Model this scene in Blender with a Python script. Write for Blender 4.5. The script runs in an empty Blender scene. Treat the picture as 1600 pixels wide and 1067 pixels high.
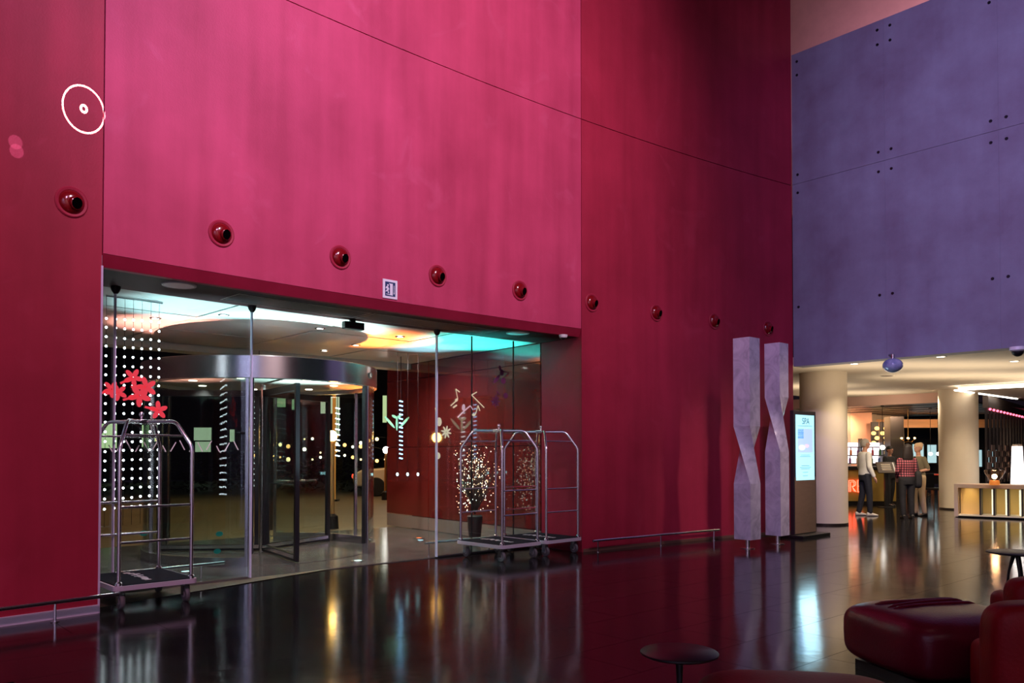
import bpy, bmesh, math, random
from math import sin, cos, pi, radians
from mathutils import Vector, Matrix
random.seed(7)
scene = bpy.context.scene
col = scene.collection

# ------------------------------------------------------------------ camera, world, big lights, exposure
F_PX, PITCH, CY, CAMH = 1250.0, 0.0203, 682.5, 1.5
cam_d = bpy.data.cameras.new('camera'); cam = bpy.data.objects.new('camera', cam_d); col.objects.link(cam)
cam.location = (0, 0, CAMH); cam.rotation_euler = (pi/2 + PITCH, 0, 0)
cam_d.sensor_width = 36; cam_d.sensor_fit = 'HORIZONTAL'; cam_d.lens = F_PX/1600*36
cam_d.shift_y = (CY-533.5)/1600; cam_d.clip_end = 300; cam_d.clip_start = .05
scene.camera = cam
vs = scene.view_settings
vs.view_transform = 'Standard'; vs.look = 'None'; vs.gamma = 1; vs.use_curve_mapping = False; vs.exposure = 0.0
world = bpy.data.worlds.new('night'); scene.world = world; world.use_nodes = True
bg = world.node_tree.nodes['Background']; bg.inputs[0].default_value = (.55, .38, .62, 1); bg.inputs[1].default_value = .012

def light(kind, name, loc, energy, color, target=None, size=.3, angle=60, blend=1.0):
    d = bpy.data.lights.new(name, kind); d.energy = energy; d.color = color
    if kind == 'AREA':
        d.shape = 'RECTANGLE'
        d.size, d.size_y = size if isinstance(size, tuple) else (size, size)
    else:
        d.shadow_soft_size = size
    if kind == 'SPOT': d.spot_size = radians(angle); d.spot_blend = blend
    o = bpy.data.objects.new(name, d); col.objects.link(o); o.location = loc
    if target is not None:
        o.rotation_euler = (Vector(target)-Vector(loc)).to_track_quat('-Z', 'Y').to_euler()
    return o
# lobby ceiling spots (pink and violet stage lights high above and behind the photographer)
light('SPOT', 'lobby_spot_pink', (5.5, 1.0, 11.5), 6800, (1, .66, .88), (-.9, 10.4, 6.4), .35, 55, 1)
light('SPOT', 'lobby_spot_magenta', (1.5, -1.0, 10.0), 2500, (.55, .40, 1), (-3.1, 8.3, 6.4), .35, 34, 1)
light('SPOT', 'lobby_spot_violet', (1.5, 4.0, 10.5), 2200, (.56, .44, 1), (5.0, 13.0, 1.6), .3, 34, 1)
light('SPOT', 'lobby_spot_blue', (1.5, 3.0, 8.0), 3700, (.60, .46, 1), (8.4, 12.0, 6.6), .3, 62, 1)
light('SPOT', 'lobby_spot_left', (.5, -.5, 9.0), 1700, (1, .42, .60), (-4.6, 6.6, 2.2), .4, 50, 1)  # added fill to lift the left wall piece
light('SPOT', 'lobby_spot_warm', (3.0, 3.0, 10.0), 150, (1, .60, .50), (.5, 10.5, 1.2), .4, 80, 1)

light('SPOT', 'lobby_spot_side', (11.0, 7.6, 6.5), 1400, (1, .72, .68), (4.75, 13.1, 1.6), .3, 21, 1)  # added warm fill for the right faces of the pillars

# ------------------------------------------------------------------ pixel helpers (used only to find real positions)
CX0, CY0, R0 = 29.4549, -23.3215, 45.4104          # the red wall is a shallow arc in plan
def ray(px, py):
    a = (px-800)/F_PX; b = (CY-py)/F_PX
    return Vector((a, cos(PITCH)-b*sin(PITCH), sin(PITCH)+b*cos(PITCH)))
def at_z(px, py, z=0.0):
    r = ray(px, py); t = (z-CAMH)/r.z
    return Vector((r.x*t, r.y*t, z))
def at_y(px, py, y):
    r = ray(px, py); t = y/r.y
    return Vector((r.x*t, y, CAMH+r.z*t))
def wall_xy(px, d=0.0):
    r = ray(px, 708); r = Vector((r.x, r.y)).normalized(); c = Vector((CX0, CY0))
    B = -r.dot(c); C = c.dot(c)-(R0+d)**2
    return r*(-B+math.sqrt(B*B-C))
TH0 = None
def s_of(px, d=0.0):
    q = wall_xy(px, d); th = math.atan2(q.y-CY0, q.x-CX0)
    return (TH0-th)*R0
_q = wall_xy(157); TH0 = math.atan2(_q.y-CY0, _q.x-CX0)
def wp(s, d=0.0, z=0.0):                             # s along the wall (right), d beyond the wall face, z up
    th = TH0-s/R0
    return Vector((CX0+(R0+d)*cos(th), CY0+(R0+d)*sin(th), z))
def yaw_at(s):                                       # rotation whose local +x runs along the wall to the right
    return TH0-s/R0-pi/2
S0, S1, S2 = 0.0, s_of(909), s_of(1240)

# ------------------------------------------------------------------ materials
def lin(c):
    return tuple(((x/255)/12.92 if x/255 <= .04045 else ((x/255+.055)/1.055)**2.4) for x in c)
MATS = {}
def pm(name, color, rough=.5, metal=0.0, spec=.5, var=0.0, scale=3.0, bump=0.0, bscale=40.0, emit=None, estr=0.0, coat=0.0, ior=1.5, color2=None, stretch=None):
    if name in MATS: return MATS[name]
    m = bpy.data.materials.new(name); m.use_nodes = True
    nt = m.node_tree; b = nt.nodes['Principled BSDF']
    c = (*color, 1)
    b.inputs['Base Color'].default_value = c
    b.inputs['Roughness'].default_value = rough; b.inputs['Metallic'].default_value = metal
    b.inputs['Specular IOR Level'].default_value = spec; b.inputs['IOR'].default_value = ior
    if coat: b.inputs['Coat Weight'].default_value = coat; b.inputs['Coat Roughness'].default_value = .05
    tc = nt.nodes.new('ShaderNodeTexCoord'); mp = nt.nodes.new('ShaderNodeMapping')
    nt.links.new(tc.outputs['Object'], mp.inputs[0])
    if stretch: mp.inputs['Scale'].default_value = stretch
    if var or color2:
        n = nt.nodes.new('ShaderNodeTexNoise'); n.inputs['Scale'].default_value = scale; n.inputs['Detail'].default_value = 5; n.inputs['Roughness'].default_value = .6
        nt.links.new(mp.outputs[0], n.inputs['Vector'])
        rp = nt.nodes.new('ShaderNodeValToRGB'); rp.color_ramp.elements[0].position = .3; rp.color_ramp.elements[1].position = .7
        c2 = color2 if color2 else tuple(min(1, x*(1+var)) for x in color)
        rp.color_ramp.elements[0].color = (*[x*(1-var) for x in color], 1) if not color2 else c
        rp.color_ramp.elements[1].color = (*c2, 1)
        nt.links.new(n.outputs[0], rp.inputs[0]); nt.links.new(rp.outputs[0], b.inputs['Base Color'])
    if bump:
        n2 = nt.nodes.new('ShaderNodeTexNoise'); n2.inputs['Scale'].default_value = bscale; n2.inputs['Detail'].default_value = 3
        nt.links.new(mp.outputs[0], n2.inputs['Vector'])
        bp = nt.nodes.new('ShaderNodeBump'); bp.inputs['Strength'].default_value = bump; bp.inputs['Distance'].default_value = .02
        nt.links.new(n2.outputs[0], bp.inputs['Height']); nt.links.new(bp.outputs[0], b.inputs['Normal'])
    if emit:
        b.inputs['Emission Color'].default_value = (*emit, 1); b.inputs['Emission Strength'].default_value = estr
    MATS[name] = m
    return m
def glass_mat(name, tint=(.93, .97, .97), ior=1.5, rough=0.0, boost=1.0):
    if name in MATS: return MATS[name]
    m = bpy.data.materials.new(name); m.use_nodes = True; nt = m.node_tree
    nt.nodes.clear()
    out = nt.nodes.new('ShaderNodeOutputMaterial'); mix = nt.nodes.new('ShaderNodeMixShader')
    tr = nt.nodes.new('ShaderNodeBsdfTransparent'); tr.inputs[0].default_value = (*tint, 1)
    gl = nt.nodes.new('ShaderNodeBsdfGlossy'); gl.inputs['Roughness'].default_value = rough; gl.inputs[0].default_value = (boost, boost, boost, 1)
    lw = nt.nodes.new('ShaderNodeLayerWeight'); lw.inputs[0].default_value = .5      # Schlick curve, the same from both faces
    pw_ = nt.nodes.new('ShaderNodeMath'); pw_.operation = 'POWER'; pw_.inputs[1].default_value = 5; nt.links.new(lw.outputs['Facing'], pw_.inputs[0])
    f0 = ((ior-1)/(ior+1))**2
    fr = nt.nodes.new('ShaderNodeMath'); fr.operation = 'MULTIPLY_ADD'; fr.inputs[1].default_value = 1-f0; fr.inputs[2].default_value = f0; nt.links.new(pw_.outputs[0], fr.inputs[0])
    nt.links.new(fr.outputs[0], mix.inputs[0]); nt.links.new(tr.outputs[0], mix.inputs[1]); nt.links.new(gl.outputs[0], mix.inputs[2])
    nt.links.new(mix.outputs[0], out.inputs[0])
    MATS[name] = m
    return m
def em(name, color, s):
    return pm(name, color, .5, emit=color, estr=s)

def wall_paint(name, base, streak, scuff=.35):
    """painted plaster with cloudy patches and faint vertical runs"""
    m = bpy.data.materials.new(name); m.use_nodes = True; nt = m.node_tree; b = nt.nodes['Principled BSDF']
    b.inputs['Roughness'].default_value = .55; b.inputs['Specular IOR Level'].default_value = .35
    tc = nt.nodes.new('ShaderNodeTexCoord')
    n1 = nt.nodes.new('ShaderNodeTexNoise'); n1.inputs['Scale'].default_value = .9; n1.inputs['Detail'].default_value = 9; n1.inputs['Roughness'].default_value = .62
    nt.links.new(tc.outputs['Object'], n1.inputs['Vector'])
    mp = nt.nodes.new('ShaderNodeMapping'); mp.inputs['Scale'].default_value = (1.6, 1.6, .12); nt.links.new(tc.outputs['Object'], mp.inputs[0])
    n2 = nt.nodes.new('ShaderNodeTexNoise'); n2.inputs['Scale'].default_value = 2.4; n2.inputs['Detail'].default_value = 4; nt.links.new(mp.outputs[0], n2.inputs['Vector'])
    n3 = nt.nodes.new('ShaderNodeTexNoise'); n3.inputs['Scale'].default_value = 60; nt.links.new(tc.outputs['Object'], n3.inputs['Vector'])
    a = nt.nodes.new('ShaderNodeMix'); a.data_type = 'FLOAT'; a.inputs[0].default_value = streak
    nt.links.new(n1.outputs[0], a.inputs[2]); nt.links.new(n2.outputs[0], a.inputs[3])
    rp = nt.nodes.new('ShaderNodeValToRGB'); e = rp.color_ramp.elements
    e[0].position = .34; e[0].color = (*[x*.74 for x in base], 1); e[1].position = .66; e[1].color = (base[0]*1.12, base[1]*1.45, base[2]*1.30, 1)
    nt.links.new(a.outputs[0], rp.inputs[0])
    n4 = nt.nodes.new('ShaderNodeTexNoise'); n4.inputs['Scale'].default_value = 1.7; n4.inputs['Detail'].default_value = 8; n4.inputs['Distortion'].default_value = 1.2; nt.links.new(tc.outputs['Object'], n4.inputs['Vector'])
    r4 = nt.nodes.new('ShaderNodeValToRGB'); q4 = r4.color_ramp.elements; q4[0].position = .60; q4[0].color = (0, 0, 0, 1); q4[1].position = .74; q4[1].color = (scuff, scuff, scuff, 1); nt.links.new(n4.outputs[0], r4.inputs[0])
    mx4 = nt.nodes.new('ShaderNodeMix'); mx4.data_type = 'RGBA'; mx4.inputs[7].default_value = (min(1, base[0]*1.2), base[1]*2.6, base[2]*1.9, 1)
    nt.links.new(r4.outputs[0], mx4.inputs[0]); nt.links.new(rp.outputs[0], mx4.inputs[6]); nt.links.new(mx4.outputs[2], b.inputs['Base Color'])
    bp = nt.nodes.new('ShaderNodeBump'); bp.inputs['Strength'].default_value = .12; bp.inputs['Distance'].default_value = .01
    nt.links.new(n3.outputs[0], bp.inputs['Height']); nt.links.new(bp.outputs[0], b.inputs['Normal'])
    return m
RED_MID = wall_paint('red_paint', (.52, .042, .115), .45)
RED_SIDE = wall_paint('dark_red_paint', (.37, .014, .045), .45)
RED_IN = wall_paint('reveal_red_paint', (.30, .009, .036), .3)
BLUEP = wall_paint('blue_grey_panel', (.215, .175, .250), .2, .06)
GAP = pm('joint_black', (.006, .003, .004), .8)
CHROME = pm('chrome', (.88, .87, .92), .16, 1.0)
STEEL = pm('brushed_steel', (.55, .55, .57), .26, 1.0, var=.06, scale=9, stretch=(1, 1, .05))
DARKST = pm('dark_anodised', (.02, .02, .024), .3, .4)
BLACK = pm('black_plastic', (.008, .008, .009), .4)
GLASS = glass_mat('clear_glass', (.90, .96, .96), 1.55)
GLASSC = glass_mat('curved_glass', (.86, .92, .91), 1.6)
RUBBER = pm('grey_rubber', (.10, .10, .11), .55)
WHITE = pm('white_plastic', (.75, .74, .74), .4)
CREAM = pm('cream_plaster', (.78, .66, .50), .7, var=.03, scale=2)
LEATHER = pm('burgundy_leather', (.13, .005, .018), .32, spec=.30, var=.15, scale=6, bump=.10, bscale=70)
LEATHER2 = pm('red_leather', (.20, .005, .009), .5, spec=.18, var=.12, scale=6, bump=.10, bscale=70)

# ------------------------------------------------------------------ mesh builder
class MB:
    def __init__(self): self.v = []; self.f = []; self.M = Matrix.Identity(4)
    def add(self, vs_, fs_):
        o = len(self.v); self.v += [tuple(self.M @ Vector(p)) for p in vs_]; self.f += [tuple(i+o for i in q) for q in fs_]; return self
    def box(self, c, s, rz=0.0, M=None):
        x, y, z = s[0]/2, s[1]/2, s[2]/2
        T = Matrix.Translation(c) @ (M if M is not None else Matrix.Rotation(rz, 4, 'Z'))
        p = [(-x,-y,-z),(x,-y,-z),(x,y,-z),(-x,y,-z),(-x,-y,z),(x,-y,z),(x,y,z),(-x,y,z)]
        return self.add([tuple(T @ Vector(q)) for q in p], [(0,3,2,1),(4,5,6,7),(0,1,5,4),(1,2,6,5),(2,3,7,6),(3,0,4,7)])
    def quad(self, a, b, c, d): return self.add([a,b,c,d], [(0,1,2,3)])
    def tube(self, path, r, n=10, caps=True, closed=False, up=None):
        P = [Vector(p) for p in path]; k = len(P); rs = r if isinstance(r, (list, tuple)) else [r]*k
        vs_, fs_ = [], []
        prev = None
        for i in range(k):
            if closed: t = (P[(i+1) % k]-P[i-1]).normalized()
            else: t = (P[min(i+1, k-1)]-P[max(i-1, 0)]).normalized()
            a = prev if prev is not None else (Vector((0,0,1)) if abs(t.z) < .9 else Vector((1,0,0)))
            a = (a-t*a.dot(t)).normalized(); prev = a; b = t.cross(a)
            for j in range(n):
                w = 2*pi*j/n; vs_.append(tuple(P[i]+(a*cos(w)+b*sin(w))*rs[i]))
        m = k if closed else k-1
        for i in range(m):
            for j in range(n):
                fs_.append((i*n+j, i*n+(j+1) % n, ((i+1) % k)*n+(j+1) % n, ((i+1) % k)*n+j))
        if caps and not closed: fs_ += [tuple(range(n-1, -1, -1)), tuple(range((k-1)*n, k*n))]
        return self.add(vs_, fs_)
    def lathe(self, prof, n=24, M=None, a0=0, a1=2*pi):
        full = abs(a1-a0-2*pi) < 1e-6; k = n if full else n+1
        vs_, fs_ = [], []
        for r, z in prof:
            for j in range(k):
                w = a0+(a1-a0)*j/n; p = Vector((r*cos(w), r*sin(w), z))
                vs_.append(tuple(M @ p if M is not None else p))
        for i in range(len(prof)-1):
            for j in range(n):
                fs_.append((i*k+j, i*k+(j+1) % k, (i+1)*k+(j+1) % k, (i+1)*k+j))
        return self.add(vs_, fs_)
    def prism(self, poly, z0, z1, M=None):
        n = len(poly); p = [(x, y, z0) for x, y in poly]+[(x, y, z1) for x, y in poly]
        if M is not None: p = [tuple(M @ Vector(q)) for q in p]
        return self.add(p, [tuple(range(n-1, -1, -1)), tuple(range(n, 2*n))]+[(i, (i+1) % n, n+(i+1) % n, n+i) for i in range(n)])
    def ball(self, c, r, n=10, m=7):
        r = r if isinstance(r, (list, tuple)) else (r, r, r)
        prof = [(max(1e-4, sin(pi*i/m)), -cos(pi*i/m)) for i in range(m+1)]
        return self.lathe(prof, n, Matrix.Translation(c) @ Matrix.Diagonal((*r, 1)))
    def rings(self, rs_, caps=True):
        n = len(rs_[0]); vs_ = [p for r in rs_ for p in r]; fs_ = []
        for i in range(len(rs_)-1):
            for j in range(n): fs_.append((i*n+j, i*n+(j+1) % n, (i+1)*n+(j+1) % n, (i+1)*n+j))
        if caps: fs_ += [tuple(range(n-1, -1, -1)), tuple(range((len(rs_)-1)*n, len(rs_)*n))]
        return self.add(vs_, fs_)
    def mesh(self, name, smooth=False):
        me = bpy.data.meshes.new(name); me.from_pydata(self.v, [], self.f); me.update()
        bm = bmesh.new(); bm.from_mesh(me); bmesh.ops.recalc_face_normals(bm, faces=bm.faces); bm.to_mesh(me); bm.free()
        if smooth:
            me.shade_smooth()
            try: me.set_sharp_from_angle(angle=radians(38))
            except Exception: pass
        return me
    def build(self, name, mat, parent=None, smooth=True, bevel=0.0):
        me = self.mesh(name, smooth)
        return link(name, me, mat, parent, bevel)
def link(name, me, mat, parent=None, bevel=0.0):
    o = bpy.data.objects.new(name, me); col.objects.link(o)
    if mat is not None and not me.materials: me.materials.append(mat)
    if parent is not None: o.parent = parent
    if bevel:
        b = o.modifiers.new('bevel', 'BEVEL'); b.width = bevel; b.segments = 2; b.limit_method = 'ANGLE'
    return o
def thing(name, label, cat, loc=(0,0,0), rz=0.0, group=None, kind=None):
    o = bpy.data.objects.new(name, None); col.objects.link(o); o.location = loc; o.rotation_euler = (0,0,rz); o.empty_display_size = .1
    return tag(o, label, cat, group, kind)
def tag(o, label=None, cat=None, group=None, kind=None):
    if label: o['label'] = label
    if cat: o['category'] = cat
    if group: o['group'] = group
    if kind: o['kind'] = kind
    return o
def struct(name, label=None, loc=(0,0,0), rz=0.0):
    return thing(name, label, None, loc, rz, kind='structure')
def copy_tree(o, parent=None):
    c = o.copy(); col.objects.link(c); c.parent = parent
    for ch in list(o.children): copy_tree(ch, c)
    return c
def text_mesh(s, size, depth=.002):
    cu = bpy.data.curves.new('t', 'FONT'); cu.body = s; cu.size = size; cu.extrude = depth; cu.align_x = 'CENTER'; cu.align_y = 'CENTER'
    o = bpy.data.objects.new('t', cu); col.objects.link(o)
    dg = bpy.context.evaluated_depsgraph_get(); me = bpy.data.meshes.new_from_object(o.evaluated_get(dg))
    bpy.data.objects.remove(o); bpy.data.curves.remove(cu)
    return me
def capsule(mb, a, b, ra, rb, n=10):
    a, b = Vector(a), Vector(b); t = (b-a).normalized()
    P, R_ = [], []
    for k in range(4): w = pi/2*k/3; P.append(a-t*ra*cos(w)); R_.append(max(1e-3, ra*sin(w)))
    for k in range(4): w = pi/2*k/3; P.append(b+t*rb*sin(w)); R_.append(max(1e-3, rb*cos(w)))
    mb.tube(P, R_, n)
def remesh(mb, name, voxel, smooth=4):
    me = mb.mesh(name); o = bpy.data.objects.new(name, me); col.objects.link(o)
    r = o.modifiers.new('r', 'REMESH'); r.mode = 'VOXEL'; r.voxel_size = voxel
    s = o.modifiers.new('s', 'SMOOTH'); s.iterations = smooth; s.factor = .5
    dg = bpy.context.evaluated_depsgraph_get(); out = bpy.data.meshes.new_from_object(o.evaluated_get(dg))
    bpy.data.objects.remove(o); bpy.data.meshes.remove(me); out.shade_smooth()
    return out

def curved_slab(s0, s1, d0, d1, z0, z1, step=.35, zs=1):
    """block that follows the wall's arc"""
    mb = MB(); n = max(1, int(math.ceil((s1-s0)/step)))
    prof = []
    for i in range(n+1):
        s = s0+(s1-s0)*i/n
        prof.append([tuple(wp(s, d0, z0)), tuple(wp(s, d1, z0)), tuple(wp(s, d1, z1)), tuple(wp(s, d0, z1))])
    return mb.rings(prof)

# ================================================================== STRUCTURE
K = Vector((*wall_xy(1240), 0)); b_dir = Vector((.667, -.745, 0)).normalized(); m_dir = Vector((.745, .667, 0)).normalized()
def bar(u, v, z=0.0): return K+b_dir*u+m_dir*v+Vector((0,0,z))
YAWB = math.atan2(b_dir.y, b_dir.x)
def bar_uv(P): r = Vector((P.x, P.y, 0))-K; return r.dot(b_dir), r.dot(m_dir)
def in_wall_d(x, y): return math.hypot(x-CX0, y-CY0)-R0

def floor_mat(name, base, rough):
    m = bpy.data.materials.new(name); m.use_nodes = True; nt = m.node_tree; b = nt.nodes['Principled BSDF']
    g = nt.nodes.new('ShaderNodeNewGeometry')
    n = nt.nodes.new('ShaderNodeTexNoise'); n.inputs['Scale'].default_value = 2.2; n.inputs['Detail'].default_value = 7
    nt.links.new(g.outputs['Position'], n.inputs['Vector'])
    rp = nt.nodes.new('ShaderNodeValToRGB'); e = rp.color_ramp.elements; e[0].position = .35; e[1].position = .68
    e[0].color = (*[x*.7 for x in base], 1); e[1].color = (*[x*1.35 for x in base], 1)
    nt.links.new(n.outputs[0], rp.inputs[0]); nt.links.new(rp.outputs[0], b.inputs['Base Color'])
    mr = nt.nodes.new('ShaderNodeMapRange'); mr.inputs['To Min'].default_value = rough*.7; mr.inputs['To Max'].default_value = rough*1.3
    nt.links.new(n.outputs[0], mr.inputs['Value']); nt.links.new(mr.outputs[0], b.inputs['Roughness'])
    n2 = nt.nodes.new('ShaderNodeTexNoise'); n2.inputs['Scale'].default_value = 5.5; n2.inputs['Detail'].default_value = 2
    nt.links.new(g.outputs['Position'], n2.inputs['Vector'])
    bp = nt.nodes.new('ShaderNodeBump'); bp.inputs['Strength'].default_value = .035; bp.inputs['Distance'].default_value = .02
    nt.links.new(n2.outputs[0], bp.inputs['Height']); nt.links.new(bp.outputs[0], b.inputs['Normal'])
    b.inputs['IOR'].default_value = 1.43
    return m
FLOORM = floor_mat('polished_dark_stone', (.010, .009, .0095), .12)
PAVEM = floor_mat('polished_grey_paving', (.085, .08, .075), .17)
MB().box((8, 14, -.104), (44, 44, .2)).build('floor', FLOORM, None, False)['kind'] = 'structure'
floor = bpy.data.objects['floor']
tw, tl = .65, 1.30
tile_me = MB().box((0, 0, -.0), (tl-.004, tw-.004, .0078)).mesh('tile'); tile_me.materials.append(FLOORM)
cand = []
for i in range(-16, 30):
    for j in range(-30, 20):
        P = bar(j*tw, (i+.5*(j % 2))*tl)
        if P.y < 2.6 or P.y > 24: continue
        px = 800+F_PX*P.x/P.y; py = 708+F_PX*CAMH/P.y
        if -130 < px < 1760 and py < 1190 and (in_wall_d(P.x, P.y) < .35 or (P-K).dot(b_dir) > -6 and (P-K).dot(m_dir) > .5):
            if in_wall_d(P.x, P.y) > .35 and (P-K).dot(b_dir) < -3.4: continue
            cand.append((P.length, P))
cand.sort(key=lambda q: q[0])
for _, P in cand[:300]:
    o = link('tile', tile_me, None, floor); o.location = (P.x, P.y, 0.0); o.rotation_euler = (0, 0, YAWB+pi/2)

SEAM, OPEN_Z, SOFF = 6.6, 3.39, 3.27
GL = .93                                              # glass line behind the wall face
wall = struct('wall_front', 'tall curved red plaster wall with large panels around the glazed entrance')
g = .006
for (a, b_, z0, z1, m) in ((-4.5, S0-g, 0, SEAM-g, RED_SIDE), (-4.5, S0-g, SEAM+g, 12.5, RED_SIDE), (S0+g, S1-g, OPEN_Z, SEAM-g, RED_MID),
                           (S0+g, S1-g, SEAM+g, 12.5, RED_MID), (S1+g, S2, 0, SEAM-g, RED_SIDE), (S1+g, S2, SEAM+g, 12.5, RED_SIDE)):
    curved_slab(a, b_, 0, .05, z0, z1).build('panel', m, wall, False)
curved_slab(-4.5, S0-.02, .051, GL, 0, 12.4).build('wall_core', RED_IN, wall, False)
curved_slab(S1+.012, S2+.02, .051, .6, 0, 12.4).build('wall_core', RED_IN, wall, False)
curved_slab(S0-.02, S1+.012, .12, GL, OPEN_Z+.02, 12.4).build('wall_core', GAP, wall, False)
# lintel: a sloping fascia under the panel edge, then the soffit of the opening
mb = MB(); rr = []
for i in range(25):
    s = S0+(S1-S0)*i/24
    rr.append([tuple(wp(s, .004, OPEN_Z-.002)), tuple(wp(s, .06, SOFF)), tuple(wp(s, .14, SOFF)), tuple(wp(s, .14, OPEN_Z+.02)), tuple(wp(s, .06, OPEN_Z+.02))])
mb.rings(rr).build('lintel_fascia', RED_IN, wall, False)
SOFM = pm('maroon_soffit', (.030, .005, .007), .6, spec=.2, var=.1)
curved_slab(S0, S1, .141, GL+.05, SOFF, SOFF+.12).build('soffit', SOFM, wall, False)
# reveals
curved_slab(S0-.019, S0-.002, .0, GL, 0, SOFF+.1).build('jamb', pm('violet_steel_edge', (.45, .40, .52), .35, .7), wall, False)
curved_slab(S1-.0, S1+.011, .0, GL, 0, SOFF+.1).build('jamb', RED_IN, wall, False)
curved_slab(S0-.012, S0+.006, -.006, .03, 0, SOFF+.0).build('jamb_edge', pm('lavender_edge', (.66, .60, .80), .4, .1), wall, False)
# steel skirting on the left wall piece, thin one on the right
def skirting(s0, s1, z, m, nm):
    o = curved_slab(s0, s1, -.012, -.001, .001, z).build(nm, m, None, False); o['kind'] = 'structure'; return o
skirting(-4.5, S0-.01, .085, pm('skirting_steel', (.74, .70, .86), .35, .15), 'baseboard_left')  # lobby reflection put into the pale lavender colour
skirting(S1+.02, S2-.02, .05, pm('skirting_dark', (.30, .16, .12), .4, .6), 'baseboard_right')
# cast-in slots of the soffit: two air-curtain frames
for i, (a, b_) in enumerate(((s_of(362, .45), s_of(560, .6)), (s_of(575, .45), s_of(760, .6)))):
    fr = struct('trim_%d' % (i+1)); fr['label'] = ('flush air curtain frame in the soffit above the revolving door', 'flush air curtain frame in the soffit above the right glass pane')[i]
    for (d0, d1, u0, u1) in ((.30, .312, a, b_), (.76, .772, a, b_), (.30, .772, a, a+.012), (.30, .772, b_-.012, b_)):
        curved_slab(u0, u1, d0, d1, SOFF-.006, SOFF).build('frame_edge', pm('slot_edge', (.50, .42, .40), .35, .8), fr, False)
    curved_slab(a+.03, b_-.03, .33, .74, SOFF-.002, SOFF+.001).build('grille', pm('slot_dark', (.025, .008, .010), .5), fr, False)

# right wall: blue-grey panels carried above the bar opening
WB0, WB1 = 3.14, 9.1
wr = struct('wall_right', 'blue grey panelled upper wall with bolt heads above the bar', bar(0, 0), YAWB)
us = [.012, 1.75, 3.52, 5.3, 7.1, 8.9]
bolt_me = MB().lathe([(.001, -.012), (.022, -.012), (.026, -.004), (.026, .0)], 10, Matrix.Rotation(-pi/2, 4, 'X')).mesh('bolt', True)
bolt_me.materials.append(pm('bolt_dark', (.03, .03, .04), .35, .8))
for k in range(5):
    for (z0, z1) in ((WB0, 6.6), (6.606, WB1)):
        pn = MB().box(((us[k]+us[k+1])/2, .03, (z0+z1)/2), (us[k+1]-us[k]-.0015, .06, z1-z0)).build('panel', BLUEP, wr, False)
        for bx_ in (us[k]+.11, us[k+1]-.11):
            for bz in ((z0+1.12, z1-.17) if z0 < 5 else (z0+.17, z1-.16, z1-.42)):
                o = link('bolt', bolt_me, None, pn); o.location = (bx_, -.0, bz)
MB().box((4.45, .22, 6.12), (8.9, .3, 5.95)).build('wall_core', BLUEP, wr, False)
# pink wall far behind the top of the blue wall
MB().box(tuple(bar(3.5, 5.6, 10.8)), (16, .2, 6.0), YAWB).build('wall_upper', pm('pink_plaster', (.72, .38, .42), .7, var=.06), None, False)['kind'] = 'structure'
light('AREA', 'gallery_light', tuple(bar(2.0, 2.6, 9.6)), 160, (1, .62, .60), tuple(bar(2.0, 5.4, 10.6)), (4, .4))

# lobby wall behind the photographer; unseen, its added washes lift the chrome reflections
MB().box((0, -7.6, 6), (34, .2, 12.4)).build('wall_rear', pm('pale_lobby_plaster', (.62, .58, .66), .6, var=.1, scale=.4), None, False)['kind'] = 'structure'
light('SPOT', 'rear_wash_violet', (-3, -3.5, 10.5), 8000, (.80, .66, 1), (-4, -7.5, 3.0), .3, 100, 1)
light('SPOT', 'rear_wash_warm', (6, -3.5, 10.5), 5000, (1, .74, .66), (6, -7.5, 3.0), .3, 100, 1)
# bar room: ceiling, fascia, dark wood ceiling, back walls
cl = struct('ceiling', 'cream plaster ceiling over the bar with recessed downlights', bar(0, 0), YAWB)
MB().box((2.2, 5.0, 3.27), (13, 9.6, .14)).build('ceiling_slab', CREAM, cl, False)
MB().box((4.0, 14.4, 3.27), (9.2, 9.2, .14)).build('ceiling_slab', CREAM, cl, False)
MB().box((-4.6, 9.85, 3.07), (8.2, .14, .30)).build('fascia', pm('pink_fascia', (.66, .42, .34), .6), cl, False)
WOODD = pm('dark_wood', (.022, .014, .011), .32, var=.4, scale=5, stretch=(1, 12, 1))
for k in range(14):
    MB().box((-4.6, 10.25+k*.62, 2.96+.012*(k % 2)), (8.2, .60, .05)).build('plank', WOODD, cl, False)
for (u, v, w) in ((-.4, .75, .5), (2.6, 2.2, .02), (1.0, 3.5, .02)):
    pass
wbk = struct('wall_back', 'far end wall of the bar', bar(0, 0), YAWB)
PEACH = pm('peach_wall', (.74, .40, .26), .7, var=.05)
wbk.location = (0, 0, 0); wbk.rotation_euler = (0, 0, 0)
def far_box(x0, x1, y0, y1, Y, th, m, nm):
    A, B = at_y(x0, y0, Y), at_y(x1, y1, Y); return MB().box(((A.x+B.x)/2, Y+th/2, (A.z+B.z)/2), (B.x-A.x, th, abs(A.z-B.z))).build(nm, m, wbk, False)
far_box(1296, 1363.5, 640, 771, 28.6, .2, PEACH, 'wall_panel')
far_box(1363.5, 1720, 655, 668, 30.0, .2, pm('oak_beam', (.66, .36, .17), .5, var=.15, stretch=(.3, 4, 4)), 'beam')
far_box(1363.5, 1760, 640, 756, 34.0, .2, pm('dark_glass_wall', (.014, .013, .014), .12), 'dark_panel')
# side wall of the bar behind the red wall corner (only its pale edge shows)
MB().box(tuple(bar(-5.6, 9.6, 1.6)), (18.0, .2, 3.2), YAWB+pi/2).build('wall_left', CREAM, None, False)['kind'] = 'structure'

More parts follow.
